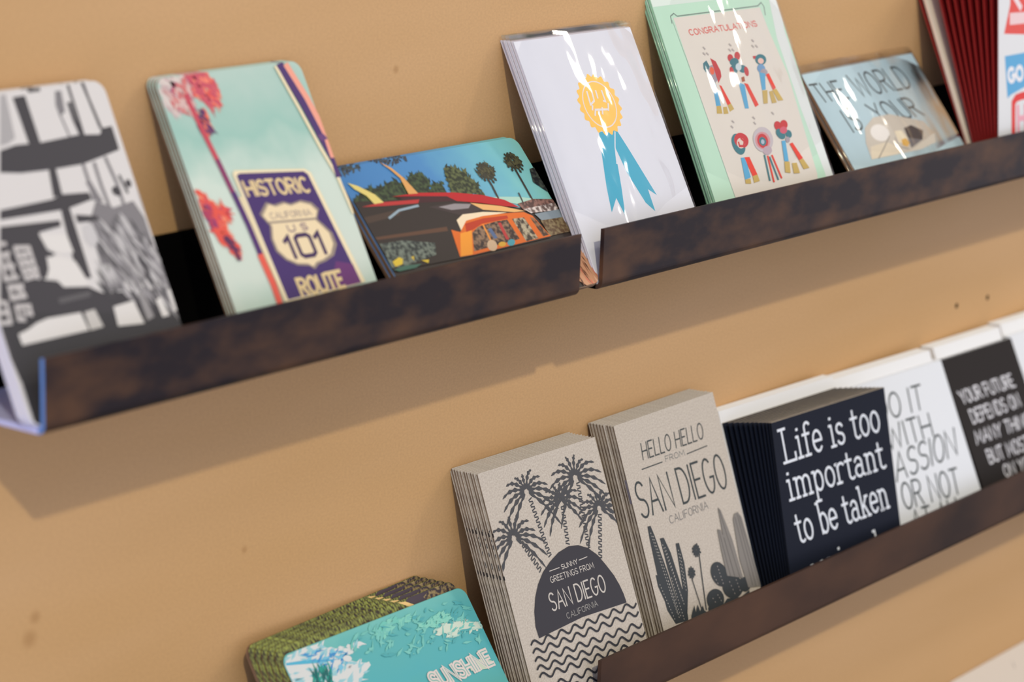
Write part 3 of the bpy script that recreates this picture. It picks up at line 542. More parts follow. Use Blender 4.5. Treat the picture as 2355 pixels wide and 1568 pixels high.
  ["P",[192,56,62],[[69.9,116.7],[70.0,117.4],[69.8,118.0],[69.4,118.5],[68.9,118.9],[68.3,119.1],[67.5,119.2],[66.7,119.1],[65.9,118.8],[65.2,118.4],[64.6,117.8],[64.2,117.2],[63.9,116.5],[63.8,115.8],[64.0,115.2],[64.4,114.7],[64.9,114.3],[65.5,114.1],[66.3,114.0],[67.1,114.1],[67.9,114.4],[68.6,114.8],[69.2,115.4],[69.6,116.0]]],
  ["P",[60,116,128],[[66.5,113.5],[66.3,114.1],[65.8,114.7],[65.0,115.1],[64.0,115.4],[62.8,115.5],[61.6,115.5],[60.4,115.3],[59.3,114.9],[58.3,114.4],[57.6,113.8],[57.2,113.2],[57.1,112.5],[57.3,111.9],[57.8,111.3],[58.6,110.9],[59.6,110.6],[60.8,110.5],[62.0,110.5],[63.2,110.7],[64.3,111.1],[65.3,111.6],[66.0,112.2],[66.4,112.8]]],
  ["P",[60,116,128],[[62.8,108.3],[62.8,109.1],[62.6,109.8],[62.0,110.4],[61.3,110.8],[60.3,111.1],[59.3,111.1],[58.2,110.9],[57.2,110.5],[56.2,110.0],[55.4,109.3],[54.9,108.5],[54.6,107.7],[54.6,106.9],[54.8,106.2],[55.4,105.6],[56.1,105.2],[57.1,104.9],[58.1,104.9],[59.2,105.1],[60.2,105.5],[61.2,106.0],[62.0,106.7],[62.5,107.5]]],
  ["P",[60,116,128],[[72.1,108.0],[71.9,108.6],[71.5,109.2],[70.8,109.7],[69.9,110.1],[68.9,110.3],[67.8,110.3],[66.7,110.2],[65.8,109.9],[65.0,109.4],[64.3,108.9],[64.0,108.3],[63.9,107.6],[64.1,107.0],[64.5,106.4],[65.2,105.9],[66.1,105.5],[67.1,105.3],[68.2,105.3],[69.3,105.4],[70.2,105.7],[71.0,106.2],[71.7,106.7],[72.0,107.3]]],
  ["P",[192,56,62],[[58.4,107.4],[58.4,108.2],[58.2,108.9],[57.9,109.5],[57.4,109.9],[56.9,110.1],[56.4,110.1],[55.9,109.9],[55.3,109.5],[54.9,108.9],[54.5,108.2],[54.3,107.4],[54.2,106.6],[54.2,105.8],[54.4,105.1],[54.7,104.5],[55.2,104.1],[55.7,103.9],[56.2,103.9],[56.7,104.1],[57.3,104.5],[57.7,105.1],[58.1,105.8],[58.3,106.6]]],
  ["P",[192,56,62],[[73.3,106.3],[73.3,107.1],[73.1,107.8],[72.8,108.4],[72.3,108.8],[71.8,109.0],[71.2,109.0],[70.6,108.8],[70.0,108.4],[69.5,107.8],[69.1,107.1],[68.8,106.3],[68.7,105.5],[68.7,104.7],[68.9,104.0],[69.2,103.4],[69.7,103.0],[70.2,102.8],[70.8,102.8],[71.4,103.0],[72.0,103.4],[72.5,104.0],[72.9,104.7],[73.2,105.5]]],
  ["P",[200,210,215],[[67.5,109.7],[67.5,110.3],[67.2,110.9],[66.8,111.3],[66.2,111.6],[65.5,111.8],[64.7,111.8],[63.9,111.6],[63.1,111.3],[62.4,110.9],[61.9,110.3],[61.5,109.7],[61.3,109.1],[61.3,108.5],[61.6,107.9],[62.0,107.5],[62.6,107.2],[63.3,107.0],[64.1,107.0],[64.9,107.2],[65.7,107.5],[66.4,107.9],[66.9,108.5],[67.3,109.1]]],
  ["P",[170,90,60],[[63.8,102.5],[67.0,102.9],[66.4,99.8],[63.2,99.5]]],
  ["P",[88,164,206],[[59.5,99.8],[64.7,97.5],[61.3,82.2],[57.5,82.6]]],
  ["P",[224,62,48],[[64.8,98.7],[68.3,97.7],[72.4,83.5],[68.3,82.4]]],
  ["P",[192,56,62],[[82.2,115.0],[86.2,114.9],[86.4,113.3],[82.3,113.1]]],
  ["P",[60,116,128],[[95.1,112.5],[94.9,113.4],[94.2,114.2],[93.3,114.9],[92.0,115.3],[90.6,115.6],[89.1,115.6],[87.6,115.4],[86.2,114.9],[85.1,114.3],[84.2,113.5],[83.6,112.6],[83.5,111.7],[83.7,110.8],[84.4,110.0],[85.3,109.3],[86.6,108.9],[88.0,108.6],[89.5,108.6],[91.0,108.8],[92.4,109.3],[93.5,109.9],[94.4,110.7],[95.0,111.6]]],
  ["P",[222,180,170],[[92.0,111.4],[91.9,111.9],[91.5,112.3],[91.0,112.7],[90.4,112.9],[89.6,113.1],[88.8,113.1],[88.0,113.0],[87.3,112.7],[86.6,112.4],[86.2,112.0],[85.9,111.5],[85.8,111.0],[85.9,110.5],[86.3,110.1],[86.8,109.7],[87.4,109.5],[88.2,109.3],[89.0,109.3],[89.8,109.4],[90.5,109.7],[91.2,110.0],[91.6,110.4],[91.9,110.9]]],
  ["P",[110,150,190],[[91.0,106.6],[90.9,107.3],[90.4,108.0],[89.8,108.6],[88.9,109.0],[87.9,109.2],[86.8,109.2],[85.7,109.0],[84.7,108.7],[83.8,108.1],[83.2,107.5],[82.7,106.8],[82.6,106.0],[82.7,105.3],[83.2,104.6],[83.8,104.0],[84.7,103.6],[85.7,103.4],[86.8,103.4],[87.9,103.6],[88.9,103.9],[89.8,104.5],[90.4,105.1],[90.9,105.8]]],
  ["P",[160,150,160],[[92.2,103.9],[92.0,104.5],[91.6,105.1],[90.9,105.5],[90.1,105.8],[89.1,105.9],[88.1,105.9],[87.1,105.7],[86.2,105.3],[85.4,104.8],[84.8,104.2],[84.5,103.6],[84.4,102.9],[84.6,102.3],[85.0,101.7],[85.7,101.3],[86.5,101.0],[87.5,100.9],[88.5,100.9],[89.5,101.1],[90.4,101.5],[91.2,102.0],[91.8,102.6],[92.1,103.2]]],
  ["P",[88,164,206],[[83.6,104.1],[89.0,102.7],[84.4,92.4],[80.6,92.4]]],
  ["P",[224,62,48],[[89.6,102.0],[93.0,102.6],[95.4,92.5],[91.7,91.3]]],
  ["P",[196,166,92],[[80.6,92.1],[85.9,91.9],[82.0,83.5],[77.5,83.6]]],
  ["P",[196,166,92],[[87.3,90.8],[91.0,91.1],[91.5,83.1],[86.3,83.0]]],
  ["P",[196,166,92],[[91.2,91.4],[95.5,91.9],[99.0,83.9],[93.4,83.9]]],
  ["P",[60,116,128],[[45.7,61.6],[45.4,63.3],[44.7,64.9],[43.6,66.3],[42.3,67.2],[40.7,67.8],[39.1,67.9],[37.5,67.5],[36.1,66.7],[34.8,65.6],[33.9,64.1],[33.4,62.4],[33.3,60.6],[33.6,58.9],[34.3,57.3],[35.4,55.9],[36.7,55.0],[38.3,54.4],[39.9,54.3],[41.5,54.7],[42.9,55.5],[44.2,56.6],[45.1,58.1],[45.6,59.8]]],
  ["P",[192,56,62],[[50.6,63.5],[50.3,64.8],[49.4,65.9],[48.2,66.8],[46.7,67.5],[45.0,67.9],[43.1,68.0],[41.3,67.7],[39.6,67.1],[38.2,66.3],[37.2,65.2],[36.5,64.0],[36.4,62.7],[36.7,61.4],[37.6,60.3],[38.8,59.4],[40.3,58.7],[42.0,58.3],[43.9,58.2],[45.7,58.5],[47.4,59.1],[48.8,59.9],[49.8,61.0],[50.5,62.2]]],
  ["P",[216,196,186],[[46.3,61.8],[46.2,62.6],[45.9,63.4],[45.3,64.0],[44.5,64.5],[43.5,64.7],[42.4,64.7],[41.3,64.5],[40.3,64.1],[39.3,63.5],[38.6,62.7],[38.1,61.9],[37.9,61.0],[38.0,60.2],[38.3,59.4],[38.9,58.8],[39.7,58.3],[40.7,58.1],[41.8,58.1],[42.9,58.3],[43.9,58.7],[44.9,59.3],[45.6,60.1],[46.1,60.9]]],
  ["L",[192,56,62],1.5,[[43.6,64.3],[46.0,62.2],[44.0,59.3],[39.9,59.8],[40.1,62.2]]],
  ["P",[88,164,206],[[37.5,52.4],[41.8,52.2],[41.1,39.3],[34.7,38.3]]],
  ["P",[224,62,48],[[40.9,52.3],[46.1,52.0],[48.5,40.2],[43.2,39.7]]],
  ["P",[196,166,92],[[43.2,39.7],[48.5,40.2],[48.7,35.9],[42.5,35.4]]],
  ["P",[196,166,92],[[34.8,38.6],[40.2,38.5],[39.5,35.3],[34.0,36.0]]],
  ["P",[188,178,184],[[75.7,61.9],[75.5,63.9],[74.7,65.8],[73.1,67.4],[71.1,68.5],[68.7,69.1],[66.0,69.2],[63.3,68.7],[60.7,67.8],[58.4,66.4],[56.6,64.6],[55.4,62.6],[54.9,60.5],[55.1,58.5],[55.9,56.6],[57.5,55.0],[59.5,53.9],[61.9,53.3],[64.6,53.2],[67.3,53.7],[69.9,54.6],[72.2,56.0],[74.0,57.8],[75.2,59.8]]],
  ["P",[200,140,145],[[72.3,61.0],[72.1,62.4],[71.5,63.7],[70.3,64.8],[68.7,65.6],[66.9,66.1],[64.9,66.2],[62.9,65.9],[60.9,65.2],[59.3,64.3],[57.9,63.1],[57.1,61.7],[56.7,60.2],[56.9,58.8],[57.5,57.5],[58.7,56.4],[60.3,55.6],[62.1,55.1],[64.1,55.0],[66.1,55.3],[68.1,56.0],[69.7,56.9],[71.1,58.1],[71.9,59.5]]],
  ["P",[192,56,62],[[70.0,60.6],[69.9,61.8],[69.4,62.9],[68.6,63.8],[67.5,64.5],[66.2,64.9],[64.8,65.0],[63.3,64.8],[61.9,64.3],[60.7,63.5],[59.8,62.5],[59.1,61.4],[58.8,60.2],[58.9,59.0],[59.4,57.9],[60.2,57.0],[61.3,56.3],[62.6,55.9],[64.0,55.8],[65.5,56.0],[66.9,56.5],[68.1,57.3],[69.0,58.3],[69.7,59.4]]],
  ["P",[60,116,128],[[67.8,60.3],[67.7,61.0],[67.3,61.7],[66.7,62.2],[66.0,62.6],[65.1,62.9],[64.2,62.9],[63.3,62.8],[62.4,62.4],[61.7,61.9],[61.1,61.3],[60.7,60.6],[60.6,59.9],[60.7,59.2],[61.1,58.5],[61.7,58.0],[62.4,57.6],[63.3,57.3],[64.2,57.3],[65.1,57.4],[66.0,57.8],[66.7,58.3],[67.3,58.9],[67.7,59.6]]],
  ["P",[170,180,195],[[65.9,60.0],[65.9,60.4],[65.7,60.7],[65.4,61.0],[65.1,61.2],[64.7,61.3],[64.2,61.3],[63.7,61.2],[63.3,61.0],[62.9,60.7],[62.6,60.4],[62.4,60.0],[62.3,59.6],[62.3,59.2],[62.5,58.9],[62.8,58.6],[63.1,58.4],[63.5,58.3],[64.0,58.3],[64.5,58.4],[64.9,58.6],[65.3,58.9],[65.6,59.2],[65.8,59.6]]],
  ["P",[180,160,170],[[70.8,54.3],[70.6,55.0],[70.2,55.6],[69.4,56.2],[68.4,56.5],[67.2,56.7],[66.0,56.7],[64.8,56.5],[63.6,56.1],[62.6,55.6],[61.8,55.0],[61.4,54.2],[61.2,53.5],[61.4,52.8],[61.8,52.2],[62.6,51.6],[63.6,51.3],[64.8,51.1],[66.0,51.1],[67.2,51.3],[68.4,51.7],[69.4,52.2],[70.2,52.8],[70.6,53.6]]],
  ["L",[60,116,128],1.6,[[61.5,51.0],[58.8,35.2]]],
  ["L",[224,62,48],1.6,[[64.5,50.1],[62.5,33.8]]],
  ["L",[60,116,128],1.6,[[66.1,49.3],[67.5,34.7]]],
  ["L",[224,62,48],1.6,[[69.1,50.1],[71.3,35.2]]],
  ["P",[192,56,62],[[88.3,68.3],[88.2,69.1],[87.9,69.8],[87.3,70.4],[86.5,70.9],[85.7,71.1],[84.7,71.2],[83.7,71.0],[82.8,70.7],[82.1,70.2],[81.4,69.5],[81.1,68.7],[80.9,67.9],[81.0,67.1],[81.3,66.4],[81.9,65.8],[82.7,65.3],[83.5,65.1],[84.5,65.0],[85.5,65.2],[86.4,65.5],[87.1,66.0],[87.8,66.7],[88.1,67.5]]],
  ["P",[192,56,62],[[95.2,68.8],[95.1,69.5],[94.7,70.2],[94.1,70.7],[93.2,71.1],[92.3,71.2],[91.3,71.2],[90.3,71.0],[89.3,70.6],[88.5,70.0],[87.9,69.3],[87.5,68.6],[87.4,67.8],[87.5,67.1],[87.9,66.4],[88.5,65.9],[89.3,65.5],[90.3,65.4],[91.3,65.4],[92.3,65.6],[93.2,66.0],[94.1,66.6],[94.7,67.3],[95.1,68.0]]],
  ["P",[60,116,128],[[89.0,62.9],[88.5,63.8],[87.8,64.7],[86.9,65.4],[85.9,65.9],[84.7,66.2],[83.6,66.3],[82.6,66.1],[81.7,65.7],[81.0,65.1],[80.6,64.3],[80.4,63.4],[80.6,62.5],[81.1,61.6],[81.8,60.7],[82.7,60.0],[83.7,59.5],[84.9,59.2],[86.0,59.1],[87.0,59.3],[87.9,59.7],[88.6,60.3],[89.0,61.1],[89.2,62.0]]],
  ["P",[60,116,128],[[96.2,62.1],[96.0,62.8],[95.7,63.4],[95.1,63.9],[94.4,64.2],[93.6,64.4],[92.8,64.4],[92.0,64.2],[91.2,63.9],[90.6,63.4],[90.1,62.8],[89.9,62.2],[89.8,61.5],[90.0,60.8],[90.3,60.2],[90.9,59.7],[91.6,59.4],[92.4,59.2],[93.2,59.2],[94.0,59.4],[94.8,59.7],[95.4,60.2],[95.9,60.8],[96.1,61.4]]],
  ["P",[200,90,110],[[92.8,65.3],[92.6,65.9],[92.1,66.3],[91.4,66.7],[90.6,67.0],[89.6,67.1],[88.6,67.0],[87.6,66.8],[86.7,66.5],[85.9,66.0],[85.4,65.5],[85.1,64.9],[85.0,64.3],[85.2,63.7],[85.7,63.3],[86.4,62.9],[87.2,62.6],[88.2,62.5],[89.2,62.6],[90.2,62.8],[91.1,63.1],[91.9,63.6],[92.4,64.1],[92.7,64.7]]],
  ["P",[160,150,160],[[92.4,58.7],[92.3,59.2],[92.1,59.6],[91.7,59.9],[91.2,60.1],[90.7,60.2],[90.1,60.2],[89.5,60.0],[88.9,59.7],[88.5,59.4],[88.1,58.9],[87.9,58.4],[87.8,57.9],[87.9,57.4],[88.1,57.0],[88.5,56.7],[88.9,56.5],[89.5,56.4],[90.1,56.4],[90.7,56.6],[91.2,56.9],[91.7,57.2],[92.1,57.7],[92.3,58.2]]],
  ["P",[88,164,206],[[83.4,58.2],[87.4,58.0],[83.9,44.6],[79.6,45.1]]],
  ["P",[224,62,48],[[90.7,55.4],[94.0,56.0],[99.5,44.9],[94.8,43.9]]],
  ["P",[196,166,92],[[79.4,44.8],[84.7,44.2],[81.9,37.0],[76.8,38.0]]],
  ["P",[196,166,92],[[86.6,43.0],[91.6,42.7],[91.5,35.8],[85.1,36.3]]],
  ["P",[196,166,92],[[94.8,43.9],[99.4,44.6],[103.0,37.9],[96.7,37.7]]],
  ["L",[176,168,166],0.9,[[35.7,125.0],[37.0,123.6]]],
  ["L",[176,168,166],0.9,[[33.9,121.4],[35.2,120.1]]],
  ["L",[176,168,166],0.9,[[37.2,121.1],[38.4,119.8]]],
  ["L",[176,168,166],0.9,[[62.4,124.9],[63.7,123.5]]],
  ["L",[176,168,166],0.9,[[60.3,121.6],[61.6,120.2]]],
  ["L",[176,168,166],0.9,[[63.6,121.3],[64.9,120.0]]],
  ["L",[176,168,166],0.9,[[86.7,125.6],[88.0,124.3]]],
  ["L",[176,168,166],0.9,[[84.9,122.0],[86.2,120.6]]],
  ["L",[176,168,166],0.9,[[88.7,121.7],[90.0,120.3]]],
  ["L",[176,168,166],0.9,[[40.6,76.3],[41.8,75.0]]],
  ["L",[176,168,166],0.9,[[38.0,73.2],[39.2,71.9]]],
  ["L",[176,168,166],0.9,[[62.3,76.5],[63.6,75.1]]],
  ["L",[176,168,166],0.9,[[61.6,73.1],[62.8,71.7]]],
  ["L",[176,168,166],0.9,[[82.9,77.4],[84.2,76.0]]],
 ],
 'world': [
  ["T",[70,78,80],1.5,"THE",[6.0,81.2],[42.6,80.3],[2.4,95.1],0],
  ["T",[70,78,80],1.5,"WORLD",[58.9,79.2],[134.6,78.2],[54.9,96.5],0],
  ["L",[70,78,80],1.6,[[145.7,90.4],[148.3,81.9]]],
  ["T",[70,78,80],1.5,"IS",[23.8,55.9],[40.3,57.1],[21.8,72.6],0],
  ["T",[70,78,80],1.5,"YOUR",[65.3,57.9],[127.7,56.0],[57.6,73.1],0],
  ["P",[206,196,184],[[41.0,57.0],[58.7,62.9],[82.2,62.6],[102.4,57.2],[121.4,51.9],[128.2,41.6],[122.6,34.8],[98.8,32.5],[68.2,33.1],[27.6,34.4],[31.8,46.5]]],
  ["P",[226,212,190],[[35.1,43.3],[58.8,43.6],[72.4,37.1],[65.2,33.6],[27.6,34.4]]],
  ["P",[238,232,228],[[69.1,50.9],[69.0,52.5],[68.1,54.1],[66.5,55.4],[64.1,56.5],[61.3,57.2],[58.1,57.5],[54.8,57.4],[51.7,56.8],[48.9,55.9],[46.7,54.6],[45.1,53.1],[44.3,51.5],[44.4,49.9],[45.3,48.3],[46.9,47.0],[49.3,45.9],[52.1,45.2],[55.3,44.9],[58.6,45.0],[61.7,45.6],[64.5,46.5],[66.7,47.8],[68.3,49.3]]],
  ["P",[72,64,64],[[90.8,50.3],[102.3,51.3],[114.3,45.3],[106.5,38.7],[89.0,43.0]]],
  ["P",[120,116,120],[[89.0,43.0],[105.6,38.8],[85.9,35.2]]],
  ["P",[240,226,200],[[76.5,49.9],[86.0,49.1],[88.3,42.3],[79.5,38.9],[73.7,41.6]]],
  ["P",[228,176,74],[[79.1,42.7],[85.7,43.1],[87.5,39.2],[82.1,36.5],[76.8,38.8]]],
  ["L",[160,150,140],0.9,[[66.0,47.2],[52.6,40.8],[37.0,34.0]]],
  ["L",[150,140,130],0.8,[[72.6,45.4],[70.3,38.4],[82.1,34.9]]],
 ],
 'red': [
  ["P",[228,86,80],[[16.6,145.0],[76.5,149.2],[77.0,96.7],[37.3,99.8],[7.6,102.5],[12.6,113.4],[16.6,122.1]]],
  ["P",[238,206,210],[[16.0,116.4],[76.8,113.8],[76.9,105.3],[37.2,107.5],[16.0,108.0]]],
  ["L",[240,220,225],4.5,[[23.4,126.7],[32.2,119.0]]],
  ["L",[240,220,225],4,[[43.2,124.0],[51.5,117.6]]],
  ["P",[96,170,218],[[8.7,86.7],[77.1,86.8],[77.3,62.3],[37.4,62.1],[18.1,58.8],[12.6,56.7]]],
  ["T",[236,234,240],3.2,"GO",[14.7,67.9],[35.9,68.2],[13.3,77.1],0],
  ["L",[226,64,62],5.5,[[21.6,15.4],[21.5,52.6],[25.6,55.5],[33.9,56.3],[77.3,55.6]]],
  ["T",[238,170,186],4.0,"H",[29.1,31.6],[40.2,31.4],[28.1,49.4],0],
 ],
 'lag': [
  ["P",[214,216,216],[[0.3,91.4],[4.8,95.6],[17.4,95.2],[27.8,94.0],[37.5,90.1],[48.1,87.3],[57.0,87.8],[58.1,86.2],[46.0,85.5],[36.6,85.6],[42.9,82.1],[52.7,76.4],[57.5,76.4],[57.6,74.2],[47.7,70.1],[41.6,64.9],[-5.5,79.4]]],
  ["B",[[214,216,216],[214,216,216],[150,200,210]],[[-0.3,91.6],[5.9,97.4],[18.2,96.5],[28.5,95.2],[38.1,91.0],[49.1,88.8],[58.3,88.2],[59.6,85.7],[47.2,84.4],[38.9,84.8],[54.7,76.5],[60.0,75.6],[57.2,72.9],[49.4,69.6],[41.6,64.9],[-5.5,79.4]],200,9,2.6,5,40],
  ["P",[80,176,208],[[1.3,92.1],[17.5,89.4],[38.1,83.6],[26.0,85.1],[1.0,90.8]]],
  ["B",[[84,160,205],[60,140,200],[120,190,215]],[[16.7,94.1],[41.5,88.9],[45.8,80.6],[32.5,77.5],[15.9,86.7]],50,7,1.8,10,40],
  ["B",[[20,120,120],[30,150,136],[20,100,100]],[[14.5,81.6],[19.4,83.6],[29.6,81.9],[27.9,76.1],[22.6,70.8],[11.8,74.1]],60,8,2,80,40],
  ["P",[214,216,216],[[46.6,81.9],[46.4,82.4],[46.1,82.9],[45.6,83.4],[44.9,83.7],[44.1,84.0],[43.3,84.2],[42.5,84.2],[41.8,84.1],[41.2,83.9],[40.7,83.6],[40.5,83.2],[40.4,82.7],[40.6,82.2],[40.9,81.7],[41.4,81.2],[42.1,80.9],[42.9,80.6],[43.7,80.4],[44.5,80.4],[45.2,80.5],[45.8,80.7],[46.3,81.0],[46.5,81.4]]],
  ["P",[120,190,220],[[38.1,79.0],[38.2,79.4],[38.2,79.8],[38.0,80.2],[37.7,80.5],[37.3,80.7],[36.9,80.8],[36.4,80.8],[35.9,80.7],[35.5,80.5],[35.0,80.2],[34.7,79.8],[34.5,79.4],[34.4,79.0],[34.4,78.6],[34.6,78.2],[34.9,77.9],[35.3,77.7],[35.7,77.6],[36.2,77.6],[36.7,77.7],[37.1,77.9],[37.6,78.2],[37.9,78.6]]],
  ["B",[[206,218,204],[170,208,198]],[[113.8,78.6],[125.4,80.4],[137.0,79.0],[149.9,74.5],[150.7,69.4],[131.2,73.6],[128.3,70.7],[123.9,72.0],[117.8,75.2]],110,7,2,8,35],
  ["P",[206,218,204],[[115.3,78.5],[124.8,79.5],[136.4,78.2],[148.5,74.2],[149.7,70.3],[131.6,74.1],[128.7,71.3],[125.2,72.3],[126.6,74.5],[118.1,75.7]]],
  ["B",[[112,196,184],[130,204,188]],[[70.3,91.9],[83.4,93.9],[100.2,92.0],[102.0,88.6],[88.6,89.5],[77.9,85.4],[73.7,88.0]],60,7,2.6,10,40],
  ["B",[[112,190,182],[120,196,188],[80,168,174]],[[55.6,96.2],[102.3,92.2],[143.0,91.1],[147.7,82.3],[149.6,61.5],[71.3,75.1],[49.5,86.5]],120,8,2.2,10,50],
  ["B",[[112,196,184],[134,206,190]],[[103.4,84.5],[114.5,85.8],[129.5,86.7],[130.1,81.3],[115.0,80.4]],50,6,2.2,15,40],
  ["P",[196,208,188],[[127.0,54.8],[137.0,54.1],[145.4,50.8],[146.4,47.5],[139.8,47.3],[126.7,49.8]]],
  ["T",[222,208,204],3.0,"SUNSHINE",[95.1,48.5],[146.1,48.7],[93.6,57.2],0],
  ["T",[120,178,170],0.6,"SUNSHINE",[95.1,48.5],[146.1,48.7],[93.6,57.2],0],
 ],
 'lagb': [
  ["P",[70,58,70],[[108.7,97.4],[115.7,101.9],[133.3,100.6],[150.4,99.5],[179.5,84.1],[163.9,59.1],[127.4,72.7],[128.4,82.5],[119.8,90.7]]],
  ["S",[60,50,58],[150,130,90],[[123.1,96.2],[133.0,100.0],[150.0,98.9],[173.8,84.2],[163.7,68.0],[142.1,78.6],[129.4,85.1]]],
  ["P",[232,196,130],[[102.0,98.6],[108.3,97.5],[119.6,90.4],[128.7,82.1],[143.2,62.3],[134.9,63.3],[122.6,82.7],[113.0,91.9]]],
 ],
 'sd': [
  ["D",[74,74,78],2.6,[[37.9,131.4],[42.5,94.6]]],
  ["D",[74,74,78],2.6,[[82.7,131.5],[77.1,91.0]]],
  ["D",[74,74,78],2.6,[[64.0,121.1],[60.0,97.6]]],
  ["D",[74,74,78],2.6,[[94.9,109.1],[84.9,83.1]]],
  ["D",[74,74,78],2.6,[[20.4,110.4],[31.6,88.6]]],
  ["K",[74,74,78],[36.4,135.2],43.24,13,208,-28,2.1,0.5],
  ["K",[74,74,78],[81.3,133.8],47.84,14,208,-28,2.1,0.5],
  ["K",[74,74,78],[63.2,124.3],34.04,12,208,-28,2.1,0.5],
  ["K",[74,74,78],[95.3,112.0],40.480000000000004,13,208,-28,2.1,0.5],
  ["K",[74,74,78],[16.0,111.9],43.24,13,208,-28,2.1,0.5],
  ["P",[58,56,63],[[15.5,52.4],[15.0,59.5],[17.1,67.8],[21.0,75.6],[26.1,82.1],[32.8,87.8],[41.2,92.2],[50.0,95.5],[59.7,96.9],[68.4,95.6],[76.3,92.0],[83.2,86.0],[88.2,78.8],[93.0,71.1],[95.8,64.3],[97.4,58.3],[98.0,52.9],[56.7,54.6]]],
  ["L",[198,190,184],0.5,[[38.4,86.9],[47.4,86.9]]],
  ["L",[198,190,184],0.5,[[65.8,87.0],[73.6,87.2]]],
  ["T",[198,190,184],0.45,"SUNNY",[49.4,85.4],[64.1,85.4],[49.2,88.1],0],
  ["T",[198,190,184],0.45,"GREETINGS FROM",[37.2,80.1],[77.2,79.5],[37.1,83.5],0],
  ["T",[198,190,184],1.0,"SAN DIEGO",[32.2,64.4],[82.9,63.8],[31.9,74.6],0],
  ["T",[150,146,144],0.45,"CALIFORNIA",[43.1,56.9],[72.1,57.5],[42.9,60.2],0],
  ["Wv",[52,52,58],1.25,[7.5,50.6],[106.1,50.2],8,2.4],
  ["Wv",[52,52,58],1.25,[7.5,45.8],[106.0,44.9],8,2.4],
  ["Wv",[52,52,58],1.25,[7.5,40.9],[106.5,37.4],8,2.4],
  ["Wv",[52,52,58],1.25,[7.3,36.0],[107.2,31.9],8,2.4],
  ["Wv",[52,52,58],1.25,[7.7,31.4],[107.0,26.8],8,2.4],
  ["Wv",[52,52,58],1.25,[8.6,24.3],[107.3,21.6],8,2.4],
  ["Wv",[52,52,58],1.25,[8.9,19.4],[107.4,16.0],8,2.4],
  ["Wv",[52,52,58],1.25,[9.2,14.4],[108.1,9.7],8,2.4],
 ],
 'hello': [
  ["T",[58,64,66],0.95,"HELLO HELLO",[21.2,128.2],[88.8,127.7],[22.6,138.2],0],
  ["T",[120,120,118],0.5,"FROM",[43.5,122.0],[64.5,121.8],[43.6,125.5],0],
  ["L",[58,64,66],0.7,[[17.5,122.8],[39.7,122.7]]],
  ["L",[58,64,66],0.7,[[67.0,122.0],[90.3,122.4]]],
  ["T",[58,64,66],1.5,"SAN DIEGO",[6.0,94.1],[102.5,92.4],[5.7,116.3],0],
  ["T",[120,118,118],0.5,"CALIFORNIA",[32.6,84.5],[75.4,84.5],[32.7,89.2],0],
  ["P",[58,62,66],[[9.0,88.3],[12.2,88.1],[13.9,81.2],[17.9,57.5],[20.1,38.5],[27.7,27.7],[26.9,23.6],[13.5,25.0],[8.4,35.0],[7.0,58.1],[8.1,80.4]]],
  ["P",[58,62,66],[[18.3,78.5],[22.4,78.0],[25.8,67.4],[28.5,42.8],[26.4,28.1],[20.5,37.3],[18.7,59.4]]],
  ["P",[58,62,66],[[32.8,71.7],[36.4,71.3],[36.9,58.1],[33.9,41.4],[26.6,25.9],[25.1,39.3],[28.9,43.8]]],
  ["P",[58,62,66],[[5.4,58.5],[9.9,56.3],[9.6,46.6],[15.5,34.2],[15.2,24.6],[9.2,37.0],[5.0,51.1]]],
  ["D",[190,182,174],0.9,[[10.5,84.7],[17.6,30.4]]],
  ["D",[190,182,174],0.9,[[12.0,82.2],[20.2,27.6]]],
  ["D",[190,182,174],0.9,[[19.3,75.0],[26.0,36.9]]],
  ["D",[190,182,174],0.9,[[21.0,73.0],[26.4,33.5]]],
  ["D",[190,182,174],0.9,[[33.9,68.1],[30.7,44.4]]],
  ["D",[190,182,174],0.9,[[34.9,65.2],[31.5,40.9]]],
  ["D",[190,182,174],0.9,[[20.0,53.7],[22.7,24.7]]],
  ["D",[190,182,174],0.9,[[15.8,52.6],[18.1,27.1]]],
  ["D",[190,182,174],0.9,[[6.6,52.8],[13.5,27.2]]],
  ["L",[58,62,66],1.0,[[53.8,59.4],[50.7,43.6],[47.3,25.2]]],
  ["K",[58,62,66],[51.9,62.9],8,12,270,-60,2.2,0.1],
  ["L",[58,62,66],0.8,[[40.4,46.3],[42.7,27.0]]],
  ["K",[58,62,66],[41.4,50.9],7,10,260,-70,2.2,0.1],
  ["P",[58,62,66],[[78.3,42.1],[77.6,44.2],[76.4,46.3],[74.8,48.0],[72.8,49.5],[70.6,50.4],[68.3,50.8],[66.1,50.7],[64.2,50.0],[62.6,48.8],[61.6,47.1],[61.0,45.2],[61.1,43.1],[61.8,41.0],[63.0,38.9],[64.6,37.2],[66.6,35.7],[68.8,34.8],[71.1,34.4],[73.3,34.5],[75.2,35.2],[76.8,36.4],[77.8,38.1],[78.4,40.0]]],
  ["P",[58,62,66],[[91.6,31.4],[90.8,33.4],[89.3,35.2],[87.2,36.8],[84.7,38.0],[81.9,38.8],[79.0,39.1],[76.2,38.9],[73.7,38.1],[71.7,36.9],[70.3,35.4],[69.6,33.6],[69.6,31.6],[70.4,29.6],[71.9,27.8],[74.0,26.2],[76.5,25.0],[79.3,24.2],[82.2,23.9],[85.0,24.1],[87.5,24.9],[89.5,26.1],[90.9,27.6],[91.6,29.4]]],
  ["P",[58,62,66],[[68.5,28.5],[68.1,30.2],[67.1,31.9],[65.5,33.3],[63.5,34.4],[61.2,35.1],[58.8,35.4],[56.4,35.2],[54.2,34.6],[52.3,33.6],[50.9,32.2],[50.1,30.6],[49.9,28.9],[50.3,27.2],[51.3,25.5],[52.9,24.1],[54.9,23.0],[57.2,22.3],[59.6,22.0],[62.0,22.2],[64.2,22.8],[66.1,23.8],[67.5,25.2],[68.3,26.8]]],
